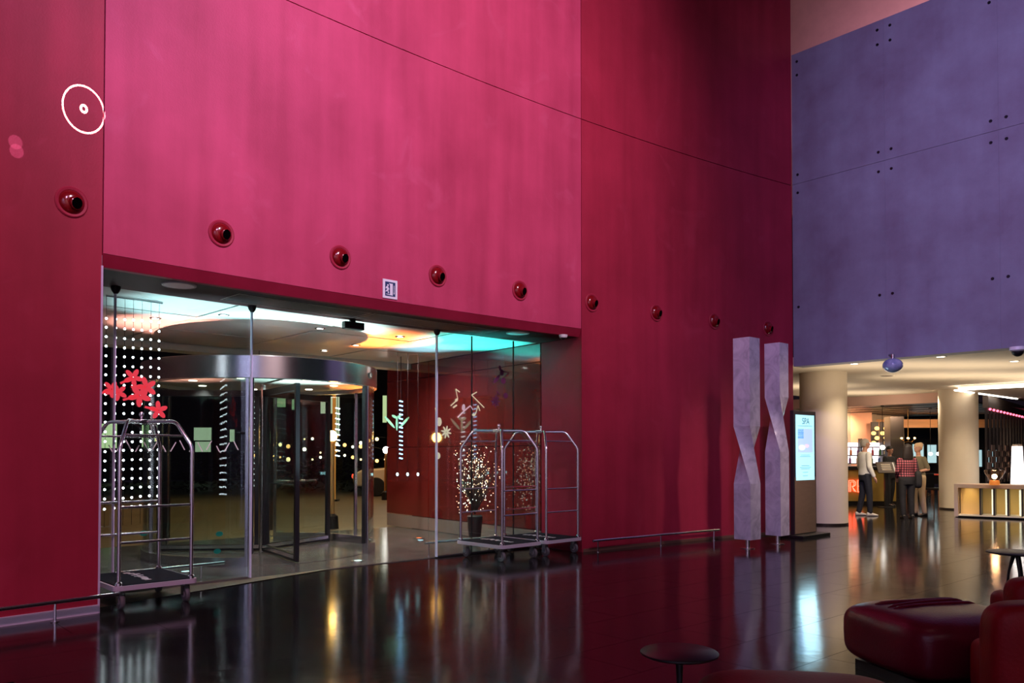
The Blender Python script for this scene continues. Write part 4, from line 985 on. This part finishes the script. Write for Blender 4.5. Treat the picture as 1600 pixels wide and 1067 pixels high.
t = thing('dining_chair', 'dark dining chair under the diner at the back', 'chair', p5+Vector((-.02, .05, 0)), radians(20))
MB().box((0, 0, .395), (.46, .44, .05)).build('seat', BLACK, t, False, .01)
MB().box((0, .24, .66), (.46, .04, .46)).build('backrest', BLACK, t, False, .01)
for sx in (-1, 1):
    for sy in (-1, 1): MB().tube([(sx*.19, sy*.17, .38), (sx*.20, sy*.18, 0)], .014, 8).build('leg', CU, t)
# black shoulder bag of the plaid shirt
bp_ = p2+Vector((.23, -.02, 0)); t = thing('shoulder_bag', 'large black shoulder bag hanging beside the plaid shirt', 'bag', bp_+Vector((0, 0, .70)), radians(75))
puff(.34, .14, .40, .5, .4, 28, 16).build('bag_body', BLKC, t)
MB().tube([(-.10, 0, .36), (-.06, .02, .60), (0, .06, .72), (.06, .02, .60), (.10, 0, .36)], .012, 8).build('strap', BLKC, t)

# ================================================================== OUTSIDE
# LED curtain behind the left pane
cu_d = GL+.55
ct = thing('light_curtain', 'curtain of white LED dots hanging behind the left glass pane', 'fairy lights', wp(s_of(205, cu_d), cu_d, 0), 0)
bulb_me = MB().ball((0, 0, 0), .0135, 8, 6).mesh('bulb', True); bulb_me.materials.append(em('led_dot', (.92, .95, 1), 11))
o0 = Vector(ct.location)
for c_, px in enumerate((164, 179, 193, 206.5, 220, 234, 247)):
    s = s_of(px, cu_d); p = wp(s, cu_d)-o0; Yc = wall_xy(px, cu_d).y
    zt = at_y(px, 496+c_*1.2, Yc).z
    st = MB().tube([(p.x, p.y, zt-2.35), (p.x, p.y, SOFF+.01)], .0025, 5).build('string', BLACK, ct, False)
    for r_ in range(21):
        o = link('bulb', bulb_me, None, st); o.location = (p.x, p.y, zt-r_*.107-.012*random.random())
MB().tube([wp(s_of(160, cu_d)+.02, cu_d, SOFF+.0)-o0, wp(s_of(252, cu_d), cu_d, SOFF+.0)-o0], .012, 8).build('top_rail', STEEL, ct)
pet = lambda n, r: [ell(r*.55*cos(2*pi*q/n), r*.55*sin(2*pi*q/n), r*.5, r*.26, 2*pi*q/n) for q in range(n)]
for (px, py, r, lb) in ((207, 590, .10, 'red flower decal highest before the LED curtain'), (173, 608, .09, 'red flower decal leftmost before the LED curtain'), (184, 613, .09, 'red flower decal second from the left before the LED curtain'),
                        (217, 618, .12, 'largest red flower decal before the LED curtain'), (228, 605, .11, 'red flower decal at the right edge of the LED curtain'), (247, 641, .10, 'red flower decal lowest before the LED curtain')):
    decal(px, py, pet(5, r)+[bar_(0, 0, -r*1.2, -r*.9, .012)], REDV, lb, px*7 % 60, nm='flower_decal', grp='red flower decals on the left pane')  # flat glowing red flowers set on the glass
# glowing bars standing in for LED reflections, and sparkling lights by the porch side wall
def led_reflection(px, d, ya, yb, n, m, label, w=.07):
    s = s_of(px, d); Yc = wall_xy(px, d).y; t = thing('led_column', label, 'led light', wp(s, d), yaw_at(s), 'hanging led columns')
    za, zb_ = at_y(px, ya, Yc).z, at_y(px, yb, Yc).z
    MB().tube([(0, 0, zb_-.05), (0, 0, SOFF+.0)], .006, 6).build('cable', DARKST, t)
    for q in range(n): MB().box((0, -.01, za+(zb_-za)*q/(n-1)), (w, .02, .022), M=Matrix.Rotation(radians(10), 4, 'Y')).build('led_bar', m, t, False)
BLED = em('led_blue', (.25, .62, 1), 3.2); WLED = em('led_cool', (.80, .90, 1), 4)
led_reflection(626, 3.9, 627, 716, 14, BLED, 'column of blue LED bars before the dark red side wall')
led_reflection(527, 5.2, 638, 712, 10, WLED, 'column of white LED bars seen through the revolving door', .09)
led_reflection(404, 4.8, 640, 700, 8, em('led_grey', (.6, .66, .72), .9), 'column of dim grey LED bars beyond the revolving door', .10)
for (px, lb) in ((621, 'leftmost'), (637, 'middle'), (653, 'rightmost')):
    s = s_of(px, 3.4); Yc = wall_xy(px, 3.4).y; z = at_y(px, 741, Yc).z
    t = thing('hanging_spark', 'small cyan glass drop on a wire, %s of three before the side wall' % lb, 'light', wp(s, 3.4, z), 0, 'cyan glass drops')
    MB().ball((0, 0, 0), (.022, .022, .03), 10, 7).build('drop', em('cyan_drop', (.45, .95, 1), 4), t)
    MB().tube([(0, 0, .03), (0, 0, SOFF-z)], .003, 5).build('wire', DARKST, t)
    MB().tube([(0, 0, -.03), (0, 0, -.14)], .004, 5).build('tail', CHROME, t)
# twig bush added in place of reflected warm tree lights
s = s_of(742, 1.9); bp0 = wp(s, 1.9); t = thing('fairy_light_bush', 'bare twig bush full of warm fairy lights behind the tall cart', 'plant', bp0)
tw_ = MB(); lt_ = MB(); lt2 = MB(); rnd = random.Random(9)
for k in range(70):
    a = rnd.uniform(0, 2*pi); r_ = rnd.uniform(.1, .52); z = rnd.uniform(1.0, 1.75); zz = z*(1-.12*r_)
    tw_.tube([(0, 0, .5), (r_*.4*cos(a), r_*.4*sin(a), .85), (r_*cos(a), r_*sin(a), zz)], [.008, .006, .002], 5)
    for q in range(5): (lt_ if q % 3 else lt2).ball((r_*cos(a)*rnd.uniform(.4, 1)+rnd.uniform(-.07, .07), r_*sin(a)*rnd.uniform(.4, 1)+rnd.uniform(-.07, .07), zz-rnd.uniform(0, .5)), rnd.uniform(.005, .010), 5, 4)
tw_.build('twigs', pm('twig_brown', (.06, .03, .02), .8), t)['kind'] = 'stuff'
a_ = lt_.build('fairy_lights', em('fairy_warm', (1, .62, .38), 3), t); a_['kind'] = 'stuff'
a_ = lt2.build('fairy_lights', em('fairy_white', (.95, .95, .85), 3), t); a_['kind'] = 'stuff'
MB().lathe([(0, .006), (.09, .006), (.13, .46), (.11, .48), (0, .45)], 20).build('planter', pm('planter_dark', (.03, .012, .012), .5), t)
# turquoise light tubes and glass posts of the porch's far right
for (px, d, m, lb, yt) in ((818, 2.3, em('tube_green', (.12, .95, .62), 1.8), 'glowing green light tube standing behind the right pane', 666), (733, 4.5, em('tube_blue', (.30, .60, .85), .6), 'pale blue lit post left behind the right pane', 637)):
    s = s_of(px, d); z = at_y(px, yt, wall_xy(px, d).y).z; t = thing('light_tube', lb, 'light', wp(s, d), yaw_at(s), 'standing light tubes')
    MB().tube([(0, 0, .30), (0, 0, z)], .045, 14).build('tube', m, t); MB().lathe([(0, .006), (.12, .006), (.12, .03), (.05, .30), (0, .30)], 18).build('foot', STEEL, t)
# added ground uplights, standing in for coloured reflections on the porch ceiling
def uplight(px, py, dn_, e, c, label, ang=70, src=None):
    P = at_z(px, py, SOFF+.05); dpt = in_wall_d(P.x, P.y); th = math.atan2(P.y-CY0, P.x-CX0); s = (TH0-th)*R0
    q = wp(s, dpt+dn_, .006) if src is None else wp(s_of(src[0], src[1])+src[2], src[1], .006)
    t = thing('ground_uplight', label, 'light', q, 0, 'ground uplights of the porch')
    MB().lathe([(.06, .0), (.10, .0), (.10, .012), (.06, .014)], 20).build('ring', STEEL, t)
    MB().lathe([(0, .008), (.06, .008)], 16).build('lens', em('lens_%s' % label[:5], c, 2), t)
    light('SPOT', 'uplight', q+Vector((0, 0, .05)), e, c, P, .04, ang, .9)
uplight(310, 478, .3, 1700, (.55, .95, 1), 'cyan ground uplight near the LED curtain', 40)
uplight(470, 506, .3, 2600, (.62, 1, .98), 'white ground uplight in line with the revolving door', 50, (560, 1.3, 0))
uplight(290, 506, .6, 5200, (1, .34, .26), 'coral ground uplight behind the LED curtain', 34, (165, 2.6, -.6))
uplight(585, 527, .3, 5200, (1, .22, .04), 'orange ground uplight right of the revolving door', 36, (655, 3.2, 0))
uplight(668, 540, .2, 900, (.35, .8, 1), 'blue ground uplight near the dark red side wall', 26)
uplight(748, 531, .95, 3000, (.05, .95, .85), 'turquoise ground uplight behind the right pane', 42)
# small porch downlights
for i, (px, py) in enumerate(((500, 513), (625, 526), (556, 539), (507, 548), (243, 497), (350, 492))):
    P = at_z(px, py, SOFF+.008); t = thing('porch_downlight', 'small white porch ceiling spot, %s from the left' % ('third', 'sixth', 'fifth', 'fourth', 'first', 'second')[(0, 1, 2, 3, 4, 5)[i]], 'light', P, 0, 'porch ceiling spots')
    MB().lathe([(0, -.004), (.05, -.004)], 14).build('lens', em('porch_lens', (1, .96, .88), 9), t); MB().lathe([(.05, -.008), (.07, -.006), (.075, .002), (.05, .002)], 14).build('trim_ring', STEEL, t)
for px in (250, 420, 600): light('SPOT', 'porch_spot', tuple(wp(s_of(px, 2.0), 2.0, SOFF-.0)), 110, (1, .97, .92), tuple(wp(s_of(px, 2.0), 2.0, 0)), .05, 120, .8)

light('SPOT', 'porch_wall_wash', tuple(wp(S1-1.6, 3.2, SOFF-.05)), 260, (1, .80, .72), tuple(wp(S1, 3.2, .9)), .06, 110, .9)  # added fill to brighten the dark red side wall
# terrace lights across the street and a lit orange post
tl0 = at_y(500, 705, 26.5); t = thing('terrace_lights', 'string of warm terrace bulbs beyond the revolving door', 'fairy lights', (tl0.x, 26.5, 0)); rnd = random.Random(12)
for q in range(3):
    pts = []
    for k in range(17):
        P = at_y(400+k*12.6, (688, 700, 713)[q]+5*sin(k*.7+q*2), 26.5+.4*q); pts.append(P-Vector(t.location))
    st = MB().tube(pts, .006, 5).build('wire', BLACK, t)
    for k, P in enumerate(pts):
        if (k*7+q*3) % 4: MB().ball(P-Vector((0, 0, .05)), rnd.uniform(.03, .075), 8, 6).build('bulb', em(('terrace_warm', 'terrace_white', 'terrace_amber')[(k+q) % 3], ((1, .72, .34), (1, .93, .75), (1, .5, .15))[(k+q) % 3], 3.5), st)
for px in (400, 610): P = at_y(px, 700, 26.9)-Vector(t.location); MB().tube([(P.x, P.y, 0), (P.x, P.y, P.z+.3)], .04, 8).build('mast', DARKST, t)
P = at_y(522, 690, 25); t = thing('orange_post', 'tall orange lit post beyond the revolving door', 'post', (P.x, 25, 0))
MB().box((0, 0, 1.7), (.09, .09, 3.3)).build('post', pm('orange_paint', (.80, .30, .05), .5, emit=(1, .42, .08), estr=.35), t, False); MB().box((0, 0, .03), (.3, .3, .06)).build('base', DARKST, t, False)  # the post's lit look is a glow put into its paint
# street: far building whose lit panes stand in for reflections, hedge, lamps, parked car
YB_ = 44.0; bl = at_y(60, 700, YB_); br_ = at_y(760, 700, YB_)
t = thing('far_building', 'dark building across the street with pale green lit windows', 'building', ((bl.x+br_.x)/2, YB_, 0))
MB().box((0, 2.1, 4.0), (br_.x-bl.x, 4, 8.0)).build('facade', pm('facade_dark', (.03, .032, .03), .7, var=.3), t, False)
MB().box((0, 1.9, 8.1), (br_.x-bl.x+.5, 4.6, .3)).build('roof', pm('roof_dark', (.02, .02, .02), .8), t, False)
PGW = em('window_pale_green', (.55, .74, .36), .85); PGY = em('window_cream', (.75, .78, .50), .8)
for (x0, x1, y0, y1) in ((158, 182, 662, 700), (222, 234, 664, 700), (241, 254, 664, 690), (303, 330, 668, 688), (305, 329, 690, 706), (359, 366, 671, 690), (412, 420, 622, 636), (424, 446, 622, 636), (456, 464, 622, 640), (412, 424, 674, 692), (501, 512, 620, 646), (515, 521, 620, 646), (523, 530, 620, 680), (598, 604, 618, 660)):
    a, b2 = at_y(x0, y0, YB_-.02), at_y(x1, y1, YB_-.02)
    f_ = MB().box(((a.x+b2.x)/2-t.location.x, .06, (a.z+b2.z)/2), (b2.x-a.x+.12, .10, a.z-b2.z+.12)).build('window', pm('frame_black', (.01, .01, .01), .5), t, False)
    MB().box(((a.x+b2.x)/2-t.location.x, .0, (a.z+b2.z)/2), (b2.x-a.x, .04, a.z-b2.z)).build('window_pane', (PGW, PGY)[x0 % 2], f_, False)
hg = MB(); rnd = random.Random(3)
for k in range(2600):
    x = rnd.uniform(-16, -2.5); y = 31+rnd.uniform(-.6, .6); z = rnd.uniform(.05, 1.5+.25*sin(x*1.7)); r_ = rnd.uniform(.06, .16); a = rnd.uniform(0, 6.28); tl_ = rnd.uniform(-.8, .8)
    d1 = Vector((cos(a), sin(a)*.6, tl_)).normalized()*r_; d2 = Vector((-sin(a), cos(a), rnd.uniform(-.5, .5))).normalized()*r_*.5; c_ = Vector((x, y, z))
    hg.add([tuple(c_-d1), tuple(c_+d2), tuple(c_+d1), tuple(c_-d2)], [(0,1,2,3)])
tag(hg.build('street_hedge', pm('hedge_leaf', (.035, .05, .018), .6, var=.5, scale=8), None, False), 'dark leafy hedge along the far side of the street', 'hedge', kind='stuff')
def street_lamp(px, y, h, m, label):
    P = at_y(px, 700, y); t = thing('street_lamp', label, 'street lamp', (P.x, y, 0))
    MB().tube([(0, 0, 0), (0, 0, h)], [.06, .04], 10).build('pole', pm('lamp_pole', (.35, .18, .07), .5), t)
    MB().ball((0, 0, h+.10), (.10, .10, .11), 14, 9).build('lantern', m, t); MB().lathe([(0, 0), (.14, 0), (.12, .25), (.06, .3)], 14).build('foot', DARKST, t)
SOD = em('sodium', (1, .50, .12), 45)
street_lamp(519, 15.9, 1.74, SOD, 'street lamp with warm globe seen through the revolving door')
street_lamp(428, 33, 1.2, SOD, 'short street lamp glowing behind the revolving door wing')
street_lamp(603, 25.6, 1.5, em('street_white', (1, .98, .9), 14), 'white street lamp between the revolving door and the side wall')  # globe and pole in place of a bright lit sign
light('SPOT', 'street_glow', (at_y(470, 560, 24).x, 24, 8.5), 1700, (1, .46, .12), tuple(at_z(470, 795)), .3, 120, 1)
light('SPOT', 'street_glow', (at_y(330, 560, 24).x, 24, 8.5), 1000, (1, .46, .14), tuple(at_z(330, 795)), .3, 120, 1)
light('SPOT', 'street_glow', (at_y(585, 560, 26).x, 26, 8.5), 1600, (1, .78, .46), tuple(at_z(590, 790)), .3, 120, 1)
light('SPOT', 'forecourt_glow', tuple(wp(s_of(470, 5.0), 5.0, 3.1)), 260, (1, .90, .66), tuple(wp(s_of(470, 5.0), 5.0, 0)), .1, 130, 1)
# parked cream car
cp_ = at_z(592, 771); t = thing('parked_car', 'cream parked car beyond the porch, left of the side wall', 'car', (cp_.x+1.35, cp_.y-1.0, 0), radians(8))
side = [(-2.0, .35), (-2.05, .75), (-1.75, .92), (-.95, .98), (-.45, 1.42), (.75, 1.45), (1.35, 1.0), (1.95, .92), (2.05, .6), (2.0, .35)]
MB().prism(side, -.85, .85, Matrix.Rotation(pi/2, 4, 'X')).build('car_body', pm('car_cream', (.62, .52, .38), .25, coat=.6), t, False, .06)
for sy in (-.856, .856):
    MB().prism([(-.80, 1.0), (-.42, 1.36), (.15, 1.38), (.15, 1.0)], -.006, .006, Matrix.Translation((0, sy, 0)) @ Matrix.Rotation(pi/2, 4, 'X')).build('side_window', BLACK, t, False)
    MB().prism([(.22, 1.0), (.22, 1.38), (.72, 1.38), (1.18, 1.0)], -.006, .006, Matrix.Translation((0, sy, 0)) @ Matrix.Rotation(pi/2, 4, 'X')).build('side_window', BLACK, t, False)
    for x in (-1.25, 1.25):
        MB().lathe([(0, -.1), (.31, -.1), (.33, -.06), (.33, .06), (.31, .1), (0, .1)], 24, Matrix.Translation((x, sy*.93, .33)) @ Matrix.Rotation(pi/2, 4, 'X')).build('wheel', BLACK, t)
for x, m in ((2.03, em('headlamp', (1, .95, .8), 3)), (-2.05, em('tail_lamp', (1, .06, .03), 2))):
    for sy in (-.6, .6): MB().ball((x, sy, .70), (.04, .14, .08), 10, 6).build('car_light', m, t)

# ================================================================== light patterns thrown on the left wall by the lobby's projector
def gobo(name, target, src, energy, color, angle, kind):
    o = light('SPOT', name, src, energy, color, target, .0, angle, .02); d = o.data; d.use_nodes = True; nt = d.node_tree
    e = next(n for n in nt.nodes if n.type == 'EMISSION'); tc = nt.nodes.new('ShaderNodeTexCoord'); sp = nt.nodes.new('ShaderNodeSeparateXYZ'); nt.links.new(tc.outputs['Normal'], sp.inputs[0])
    def mth(op, a, b=None):
        n = nt.nodes.new('ShaderNodeMath'); n.operation = op
        for i, q in enumerate((a, b)):
            if q is None: continue
            if isinstance(q, (int, float)): n.inputs[i].default_value = q
            else: nt.links.new(q, n.inputs[i])
        return n.outputs[0]
    x = mth('DIVIDE', sp.outputs[0], sp.outputs[2]); y = mth('DIVIDE', sp.outputs[1], sp.outputs[2]); r = mth('SQRT', mth('ADD', mth('MULTIPLY', x, x), mth('MULTIPLY', y, y)))
    R_ = math.tan(radians(angle/2))
    ring = mth('LESS_THAN', mth('ABSOLUTE', mth('SUBTRACT', r, R_*.84)), R_*.035)
    dot = mth('MULTIPLY', mth('LESS_THAN', r, R_*.17), mth('GREATER_THAN', r, R_*.07))
    nt.links.new(mth('MULTIPLY', mth('MAXIMUM', ring, dot), 1.0), e.inputs['Strength'])
P = wp(s_of(125), 0, at_y(125, 170, wall_xy(125).y).z)
nrm_ = (wp(s_of(125), -1)-wp(s_of(125), 0))
gobo('projector_ring', P, P+nrm_*4.5+Vector((0, 0, 3.0)), 42000, (1, .97, .66), 2*math.degrees(math.atan(.215/5.4)), 'ring')
for (px, py) in ((18, 222), (20, 236)):
    P = wp(s_of(px), 0, at_y(px, py, wall_xy(px).y).z); light('SPOT', 'projector_petal', P+nrm_*4.5+Vector((0, 0, 2.2)), 700, (1, .55, 1), P, .0, 2*math.degrees(math.atan(.06/5)), .3)
